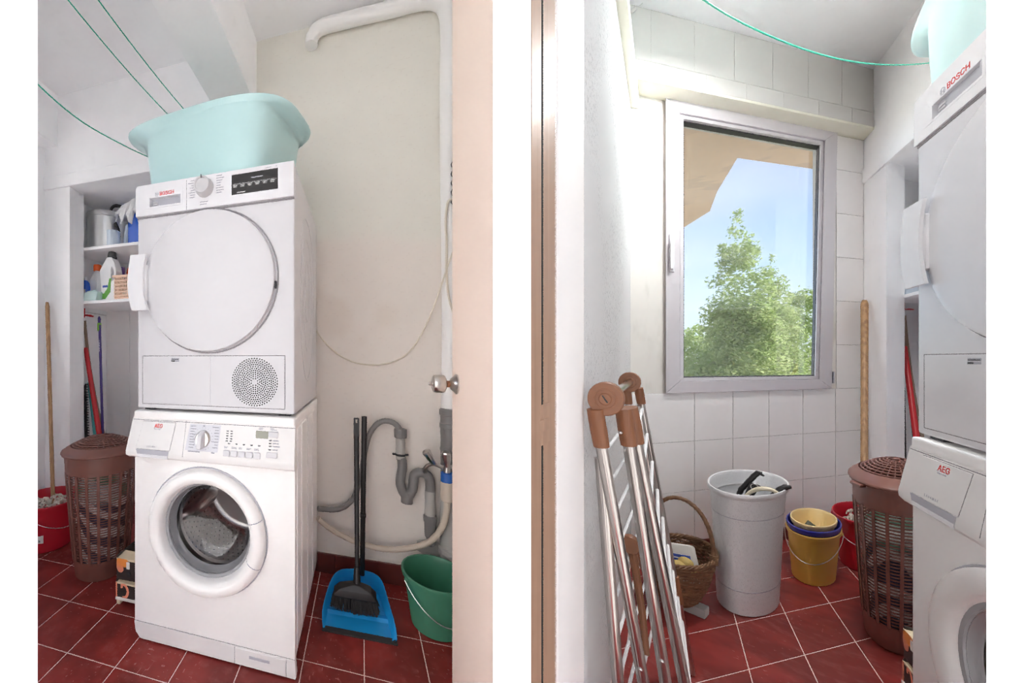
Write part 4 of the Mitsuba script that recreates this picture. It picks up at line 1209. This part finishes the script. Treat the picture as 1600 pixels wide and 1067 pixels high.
for x, z, r, mt, nm in ((.06, .042, .030, 'cloth_white', 'white rag'), (.16, .042, .030, 'cloth_white', 'crumpled white rag'), (.105, .075, .030, 'rag_red', 'red rag'), (.185, .095, .030, 'rag_red', 'folded red rag'), (.05, .105, .020, 'stick_brown', 'brown rag')):
    sp_ = trimesh.creation.icosphere(subdivisions=3, radius=r)
    vv_ = np.asarray(sp_.vertices)
    sp_.vertices = vv_ * (1 + .35 * (meshkit.fbm(vv_ * 40 + x * 9, 3, 1)[:, None] - .5)) * [1.25, .8, .9]
    solo('rag', sp_, mt, nm + ' inside the pink basket ' + ('at its left' if x < .08 else 'at its right' if x > .13 else 'at its middle'), 'rag', 40, Mb @ TR(x, .058, z + .004), group='rags in the pink basket')
# ------------------------------------------------------------------ right-hand room: things
W2 = plan2
t_ax = np.array([math.cos(math.radians(-47.1)), math.sin(math.radians(-47.1))])     # across the row of bins
s_ax = np.array([math.cos(math.radians(42.9)), math.sin(math.radians(42.9))])       # along the bins' long axis


def loc(c, t_=0, s_=0, z=0):
    p = np.array(c) + t_ * t_ax + s_ * s_ax
    return np.array([p[0], p[1], z])


tub('large aqua plastic tub on the dryer at far right, cut off by the frame edge', TR(1.508, 1.213, 1.700, rz=229) @ np.diag([1.72, .62, 1.15, 1]), .066)
cline([plan2(-1.3, y, z) for y, z in ((.31, 2.50), (.45, 2.395), (.608, 2.309), (.843, 2.247), (1.106, 2.228), (1.339, 2.255), (1.66, 2.35))], 'green clothesline sagging in front of the ceiling corner above the window')

# red bucket, mop, hamper, niche
BR = oval(2.472, 2.507, .245, .0755, 42.9, .158)
rb = bucket('red plastic mop bucket between the yellow bucket and the brown hamper', BR, .112, .150, .258, 'red_plastic', (150, .10))
sticker(rb, BR, .126, .085, -65, .036, .040)
mop(W2, 'wooden-handled mop standing in the red bucket beside the yellow bucket', .082, BR, (-1.668, 1.490))
HR = oval(1.957, 1.891, .270, .083, 42.9, .165)
lattice_hamper('brown plastic lattice laundry hamper beside the red bucket and the slanting machine', HR)
laundry('dark clothes inside the hamper beside the slanting washing machine', HR)
tools(W2, .6, 'at far right')
solo('soap_bottle', lathe([(0, 0), (.016, 0), (.017, .11), (.012, .14), (.008, .172), (0, .174)], 28), 'bottle_blue', 'blue bottle on the niche shelf at far right', 'bottle', 40, TR(*plan2(-1.806, 1.855, 1.409)))
solo('clear_bag', hull(np.vstack([np.array(p) + _SPH * .010 for p in ((-.020, 0, .011), (.025, 0, .011), (-.01, .01, .055), (.02, .02, .085))])), 'jar_pale', 'pale crumpled bag beside the blue bottle at far right', 'bag', 40, TR(*plan2(-1.735, 1.84, 1.409)))
for z in (1.752, 1.400):
    solo('niche_shelf', rbox(-1.858, -1.002, 1.776, 2.108, z - .009, z + .009, .002), 'white_wall', ('upper' if z > 1.5 else 'lower, with a blue bottle, of the two') + ' white shelf' + (' of the two' if z > 1.5 else '') + ' in the niche at far right', 'shelf', 35, PLAN2)
MB = TR(*plan2(-1.010, 1.200), 0, rz=math.degrees(math.atan2(U2[1], U2[0])))
fruit_box('lower fruit box, a sliver beside the slanting washing machine', MB, .022, .105, 'mark', .22, .13)
fruit_box('upper fruit box, a sliver beside the slanting washing machine', MB @ TR(0, .001, 0), .106, .206, 'oranges', .22, .13)

# yellow bucket with a blue and a pale yellow one nested in it
MY = oval(2.111, 2.302, .225, .0705, 42.9, .137)
yb = bucket('yellow bucket with two more buckets nested in it, beside the tall grey bin', MY, .106, .128, .235, 'yellow_plastic', (140, .105))
bucket('dark blue bucket nested in the yellow bucket, only its rim showing', MY @ TR(0, 0, .056), .084, .126, .205, 'blue_plastic')
t = bucket('pale yellow bucket nested inside the blue bucket', MY @ TR(0, 0, .084), .068, .106, .194, 'pale_yellow')
sp_ = hull(np.vstack([np.array(p) + _SPH * .007 for p in ((-.03, -.02, -.02), (.03, -.02, -.02), (-.03, .02, -.02), (.03, .02, -.02), (-.028, -.02, .02), (.03, -.02, .014), (-.03, .02, .02), (.03, .02, .02))]))
solo('sponge', sp_, 'sponge_grey', 'dark grey sponge lying in the pale yellow bucket', 'sponge', 35, MY @ TR(-.030, -.025, .225, rz=-40, ry=30))

# tall grey bin and what sticks out of it
BIN = plan2(-1.5465, .8254)
MG = oval(BIN[0], BIN[1], .290, .0935, 42.9, .175)
t = thing('waste_bin', 'tall speckled grey plastic bin under the window', 'bin')
part(t, 'body', lathe([(0, .003), (.130, 0), (.136, .004), (.142, .10), (.158, .40), (.1605, .402), (.166, .480), (.170, .484), (.1765, .490), (.179, .500), (.176, .508), (.170, .507), (.163, .495), (.150, .30), (.132, .012), (0, .010)], 80), 'bin_grey', 40, MG)
part(t, 'groove', cat_([lathe([(.1588, .399), (.1612, .400), (.1612, .4025), (.1588, .4035)], 80), lathe([(.1417, .100), (.1432, .1015), (.1432, .1035), (.1417, .105)], 80)]), 'recess_grey', 40, MG)
part(t, 'inner_ring', lathe([(.156, .440), (.158, .446), (.154, .447), (.152, .441)], 64), 'steel_satin', 40, MG)
P0 = (BIN[0], BIN[1])
t = thing('pan_handle', 'long black pan handle standing up in the grey bin', 'pan handle')
part(t, 'grip', tube([loc(P0, -.030, -.02, .40), loc(P0, -.014, -.015, .470), loc(P0, .016, -.005, .535), loc(P0, .028, -.002, .556), loc(P0, .033, 0, .553)], [.006, .008, .0085, .009, .0075], 12), 'black_plastic', 40)
part(t, 'tip', hull(np.vstack([loc(P0, .034 + d, 0, .548 + e_) + _SPH * .004 for d, e_ in ((0, 0), (.004, -.003), (-.004, .007))])), 'black_plastic', 40)
t = thing('pan_handle', 'short thick black grip beside the long handle in the grey bin', 'pan handle')
part(t, 'grip', tube([loc(P0, -.005, -.035, .42), loc(P0, .012, -.035, .468), loc(P0, .024, -.035, .508)], [.007, .012, .0145], 14), 'black_plastic', 40)
part(t, 'ring', tube([loc(P0, .024 + .009 * math.cos(a), -.052, .500 + .013 * math.sin(a)) for a in np.linspace(0, 6.0, 14)], .0014, 6), 'steel_satin', 40)
solo('ladle', tube(spline([loc(P0, .000, -.06, .45), loc(P0, .02, -.06, .482), loc(P0, .042, -.06, .500), loc(P0, .062, -.055, .503), (loc(P0, .080, -.05, .485))], 20), np.r_[np.linspace(.004, .009, 12), np.linspace(.009, .006, 8)], 12), 'cream_plastic', 'curved cream plastic utensil along the front rim of the grey bin', 'utensil', 40)
t = thing('pan_handle', 'black handle end poking over the right rim of the grey bin', 'pan handle')
part(t, 'grip', tube([loc(P0, .066, -.03, .475), loc(P0, .082, -.02, .505), loc(P0, .094, -.015, .518), loc(P0, .103, -.01, .520)], [.008, .010, .0105, .007], 14), 'black_plastic', 40)
part(t, 'ferrule', tube([loc(P0, .055, -.034, .455), loc(P0, .066, -.03, .475)], .0075, 12), 'steel_satin', 40)

# wicker basket on a stone
BK = plan2(-1.572, .535)
MK = oval(BK[0], BK[1], .200, .088, 42.9, .15)
t = thing('wicker_basket', 'brown wicker basket with an arched handle, left of the grey bin', 'basket')
rng = np.random.default_rng(6)
RK = lambda z: .075 + .078 * min(1, max(0, (z - .045) / .185)) ** .62
weave = []
aa = np.linspace(0, 2 * np.pi, 97)[:-1]
for k in range(24):
    z = .045 + k * .0077
    ph = k % 2
    r = RK(z) + .0032 * np.cos(aa * 16 + ph * np.pi) + rng.normal(0, .0008, 96)
    zz = z + .0022 * np.sin(aa * 3 + k) + rng.normal(0, .0006, 96)
    weave.append(tube(np.c_[r * np.cos(aa), r * np.sin(aa), zz], .0042, 6, closed=True))
part(t, 'weave', cat_(weave), 'wicker', 50, MK, None, 'stuff')
st = []
for k in range(32):
    b = 2 * math.pi * k / 32
    zs_ = np.linspace(.042, .236, 9)
    rr = np.array([RK(z) for z in zs_])
    st.append(tube(np.c_[rr * math.cos(b), rr * math.sin(b), zs_], .0032, 6))
part(t, 'stake', cat_(st), 'wicker', 50, MK, None, 'stuff')
bd = []
for ph in (0, 2.1, 4.2):
    bd.append(tube(np.c_[(.152 + .005 * np.cos(aa * 14 + ph)) * np.cos(aa), (.152 + .005 * np.cos(aa * 14 + ph)) * np.sin(aa), .235 + .006 * np.sin(aa * 14 + ph)], .0052, 6, closed=True))
part(t, 'rim', cat_(bd), 'wicker', 50, MK)
part(t, 'base', lathe([(0, .036), (.078, .036), (.080, .042), (0, .046)], 40), 'wicker', 40, MK)
th = np.linspace(0, math.pi, 40)
hs = []
for ph in (0, 2.1, 4.2):
    q = [loc(BK, .088 * math.cos(a) * (1 - .0 * a), .0, .238 + .218 * math.sin(a) ** .85) + np.array([0, 0, .004 * math.sin(a * 16 + ph)]) + .004 * math.cos(a * 16 + ph) * np.r_[s_ax, 0] for a in th]
    hs.append(tube(q, .0052, 8))
part(t, 'handle', cat_(hs), 'wicker', 50)
for s in (-1, 1):
    part(t, 'binding', cat_([tube([loc(BK, s * .088 + .009 * math.cos(a), .010 * math.sin(a), .225 + k * .0065) for a in np.linspace(0, 6.0, 12)], .0032, 6) for k in range(6)]), 'wicker', 50)
solo('stone_block', rbox(-.030, .030, -.05, .05, 0, .036, .004), 'stone_grey', 'small grey stone block under the wicker basket', 'block', 35, TR(*loc(BK, .022, .0), rz=42.9))
pk = thing('paper_packet', 'white paper packet with a blue label in the wicker basket', 'packet')
MP_ = TR(*loc(BK, .010, .030, .165), rz=-47.1) @ TR(rx=-18, ry=-14)
part(pk, 'bag', rbox(-.040, .036, -.016, .016, -.07, .085, .008), 'paper', 40, MP_)
part(pk, 'label', rbox(-.032, .024, -.0185, -.014, -.005, .042, .001), 'label_blue', 30, MP_)
part(pk, 'print', cat_([bx(-.026, .012, -.0192, -.018, .026, .031), bx(-.022, .016, -.0192, -.018, .012, .016)]), 'print_white', False, MP_, None, 'stuff')
for dx, ds, z, r in ((.014, -.085, .196, .028), (.036, -.072, .190, .025), (.028, -.055, .213, .022)):
    sp_ = trimesh.creation.icosphere(subdivisions=3, radius=r)
    v = np.asarray(sp_.vertices)
    sp_.vertices = v * (1 + .12 * (meshkit.fbm(v * 30 + dx * 90, 2, 3)[:, None] - .5)) * [1.25, .95, .9]
    solo('potato', sp_, 'potato', {.014: 'large front potato at the left', .036: 'potato at the right', .028: 'small potato at the back'}[dx] + ' inside the wicker basket', 'potato', 40, TR(*loc(BK, dx, ds, z), rz=dx * 2000), group='potatoes in the basket')

# drying rack folded against the speckled wall
t = thing('drying_rack', 'folded chrome drying rack with brown plastic joints, leaning on the speckled wall', 'drying rack')
RT = .0092


def lin_y(y0, z0, y1, z1, z):
    return y0 + (y1 - y0) * (z - z0) / (z1 - z0)


legA = lambda z: (-.862, lin_y(.349, .875, .431, .364, z), z)
legC = lambda z: (-.880, lin_y(.345, .84, .378, .377, z), z)
legB = lambda z: (-.858, lin_y(.401, .882, .477, .352, z), z)
legD = lambda z: (-.874, lin_y(.413, .886, .514, .342, z), z)
farR = lambda z: (-1.240, lin_y(.401, .917, .567, -.026, z), z)
farL = lambda z: (-1.246, lin_y(.362, .917, .470, .02, z), z)
farM = lambda z: (-1.232, lin_y(.392, .917, .530, .02, z), z)
for f_, z1 in ((legA, .93), (legC, .84), (legB, .93), (legD, .90), (farR, .95), (farL, .95), (farM, .90)):
    part(t, 'leg', bar(W2(*f_(.006)), W2(*f_(z1)), RT if f_ in (legA, legB, legC, legD) else .0078, 20), 'chrome', 40)
part(t, 'top_bar', bar(W2(-.87, .362, .968), W2(-1.24, .369, .974), .0085, 16), 'chrome', 40)
e2 = U2 / np.linalg.norm(U2)
for x, y, z, k in ((-.852, .360, .967, 1.0), (-1.240, .368, .974, .92)):
    c0 = W2(x, y, z)
    dsk = lathe([(0, -.016), (.0250, -.016), (.0262, -.012), (.0262, .011), (.0250, .014), (.0165, .0140), (.0160, .0155), (.0145, .0155), (.0140, .0140), (.0095, .0140), (.0090, .0165), (.0080, .0175), (0, .0175)], 48)
    M = trimesh.geometry.align_vectors([0, 0, 1], [e2[0], e2[1], 0])
    M[:3, 3] = c0
    M = TR(*c0) @ np.diag([1, 1, 1.30, 1]) @ TR(*-c0) @ M @ np.diag([k, k, 1, 1])
    j = part(t, 'joint', dsk, 'joint_brown', 25, M)
    part(j, 'screw_slot', bx(-.0065, .0065, -.001, .001, .0170, .0180), 'recess_dark', False, M @ TR(rz=35))
for f_, nm in ((legA, .2), (legB, .2), (farR, 0), (farL, 0), (legD, .1)):
    q = 1.0 if nm else .8
    top = W2(*f_(.945)) if nm else W2(*f_(.955))
    part(t, 'sleeve', tube([W2(*f_(.868 if nm else .905)), W2(*f_(.90 if nm else .925)), top], [.0120 * q, .0128 * q, .0125 * q], 20), 'joint_brown', 40)
for f_, y in ((legA, 1), (legB, -1)):
    c0 = W2(*f_(.895)) + np.array([*(W2(0, 1) - W2(0, 0)), 0]) * .0128 * y
    part(t, 'screw', hull(c0 + _SPH * .0036), 'steel_satin', 40)
for z in (.890, .809, .720, .628, .537, .446, .360, .275, .19):
    part(t, 'rod', bar(W2(*farR(z)), W2(*legD(z - .006)), .0038, 10), 'rod_white', 40)
    part(t, 'rod_cap', hull(W2(*farR(z)) + _SPH * .0068), 'joint_brown', 40)
for z in (.86, .78, .70, .62, .54, .46, .38, .30, .22):
    part(t, 'rod', bar(W2(*farL(z)), W2(*legC(z - .02)), .0030, 10), 'rod_white', 40)
part(t, 'clip', tube([W2(*farR(.340)), W2(*farR(.250))], .0108, 16), 'joint_brown', 40)
c0 = W2(-1.0, .393, .588)
M = trimesh.geometry.align_vectors([0, 0, 1], [e2[0], e2[1], 0])
M[:3, 3] = c0
br_ = part(t, 'brace', tube([W2(-1.0, .392, .60), W2(-1.0, .405, .52), W2(-.99, .421, .42), W2(-.97, .432, .33)], [.009, .0075, .0065, .006], 12), 'joint_brown', 40)
part(t, 'brace', tube([W2(-1.0, .392, .60), W2(-1.02, .425, .51), W2(-1.05, .448, .42)], [.009, .0075, .006], 12), 'joint_brown', 40)
part(br_, 'pivot', lathe([(0, -.012), (.0155, -.012), (.017, -.008), (.017, .008), (.015, .012), (0, .012)], 32), 'joint_brown', 35, M @ np.diag([1.3, 1.0, 1, 1]))
part(t, 'rivet', hull(W2(*legA(.398)) + np.r_[-e2 * -.009, 0] + _SPH * .0042), 'steel_satin', 40)
part(t, 'rivet', hull(W2(*legB(.408)) + np.r_[-e2 * -.009, 0] + _SPH * .0042), 'steel_satin', 40)

# ------------------------------------------------------------------ outside the window
sof = Polygon([plan2(x, y) for x, y in ((-2.90, 1.067), (-2.876, 1.80), (-2.87, 2.6), (-2.14, 2.6), (-2.14, .2), (-5.5, .2), (-4.9, .55), (-4.606, .693), (-3.993, .974), (-3.526, .986))])
solo('balcony_soffit', ext_z(sof, 2.75, 2.95), 'soffit_peach', 'peach painted underside of the balcony above, outside the window', 'balcony')
gg = plan2(-40, 4)
struct('ground_garden', bx(-160, 160, -160, 160, -.1, 0), 'grass', M=TR(gg[0] * 1.6, gg[1] * 1.6, -7.2, rz=30) )


def leaf_cloud(c, prof, n, rng, size, clumps=420):
    """Leaves in clumps round the crown of a tree at c; prof: (z, half width) pairs."""
    zz, ww = np.array(prof).T
    cum = np.cumsum(np.r_[0, (ww[1:] + ww[:-1]) / 2 * np.diff(zz)])
    z = np.interp(rng.uniform(0, cum[-1], clumps), cum, zz)
    w = np.interp(z, zz, ww)
    a, q = rng.uniform(0, 2 * np.pi, clumps), rng.uniform(.05, 1, clumps) ** .5
    r = np.clip(w * .36, .15, .36) * rng.uniform(.7, 1.25, clumps)
    rad = np.maximum(w - r * .55, .02) * q
    C = np.c_[c[0] + rad * np.cos(a), c[1] + rad * np.sin(a), z]
    k = rng.choice(clumps, n, p=r ** 2 / (r ** 2).sum())
    d = rng.normal(0, 1, (n, 3))
    d /= np.linalg.norm(d, axis=1, keepdims=True)
    p = C[k] + d * (r[k] * rng.uniform(.45, 1.08, n))[:, None] * [1, 1, 1.45]
    d = d + rng.normal(0, .7, (n, 3))
    d /= np.linalg.norm(d, axis=1, keepdims=True)
    e_ = np.cross(d, rng.normal(0, 1, (n, 3)))
    e_ /= np.linalg.norm(e_, axis=1, keepdims=True)
    d = np.cross(e_, d)
    s = size * rng.uniform(.6, 1.3, (n, 1))
    v = np.stack([p - d * s, p + e_ * s * .5, p + d * s, p - e_ * s * .5], 1).reshape(-1, 3)
    k = np.arange(n)[:, None] * 4
    return trimesh.Trimesh(v, np.vstack([k + [0, 1, 2], k + [0, 2, 3]]), process=False)


def tree(name, label, x, y, prof, n, seed, size, gr=None):
    rng = np.random.default_rng(seed)
    c = plan2(x, y)
    t = thing(name, label, 'tree', gr)
    part(t, 'foliage', leaf_cloud(c, prof, n, rng, size), 'leaf', False, None, None, 'stuff')
    zt = prof[-1][0]
    part(t, 'trunk', tube([(c[0], c[1], -7.2), (c[0], c[1], -4.0), (c[0], c[1], -1.0)], [.20, .15, .08], 10), 'bark', 40)


tree('poplar', 'tallest pointed tree outside the window', -14, 3.46, [(-7, 1.4), (-1.0, 1.5), (1.2, 1.3), (2.6, 1.0), (3.6, .86), (4.8, .72), (5.8, .52), (6.6, .30), (7.35, .04)], 64000, 1, .068)
tree('poplar', 'second, slimmer pointed tree right of the tallest one', -16.4, 5.72, [(-7, 1.1), (-.5, 1.25), (2.0, 1.05), (3.4, .74), (4.6, .52), (5.5, .30), (6.25, .04)], 44000, 2, .068)
tree('leafy_tree', 'broad paler tree at the right edge of the window', -16.5, 8.6, [(-7, 2.4), (0, 2.6), (2.2, 2.3), (3.6, 1.7), (4.6, 1.0), (5.2, .15)], 36000, 3, .08)
tree('leafy_tree', 'low bushy tree at the lower left of the window', -20, 2.2, [(-7, 2.0), (0, 2.0), (1.6, 1.7), (2.5, 1.0), (3.0, .1)], 16000, 4, .09)

added_fill_lamp('added fill lamp, opal globe under a white shade, out of view in the right room', *plan2(-1.17, 1.04), 2.53, 2.76, .07, 1.65)
# ------------------------------------------------------------------ more added surroundings behind the camera: bounce ground, bounce wall, shading roof
struct('added_bounce_ground', bx(-9, 12, -14, YF - .07, -.12, -.004), 'bounce_pave')
struct('added_bounce_wall', ext_z([(-4.4, -.6), (1.2, -9.56), (1.4, -9.45), (-4.2, -.5)], -.1, 4.4), 'bounce_white')
struct('added_canopy', bx(-1.7, 1.4, -.80, YF - .072, 2.35, 2.43), 'white_wall')  # added out of view to cut sky light on the upper fronts
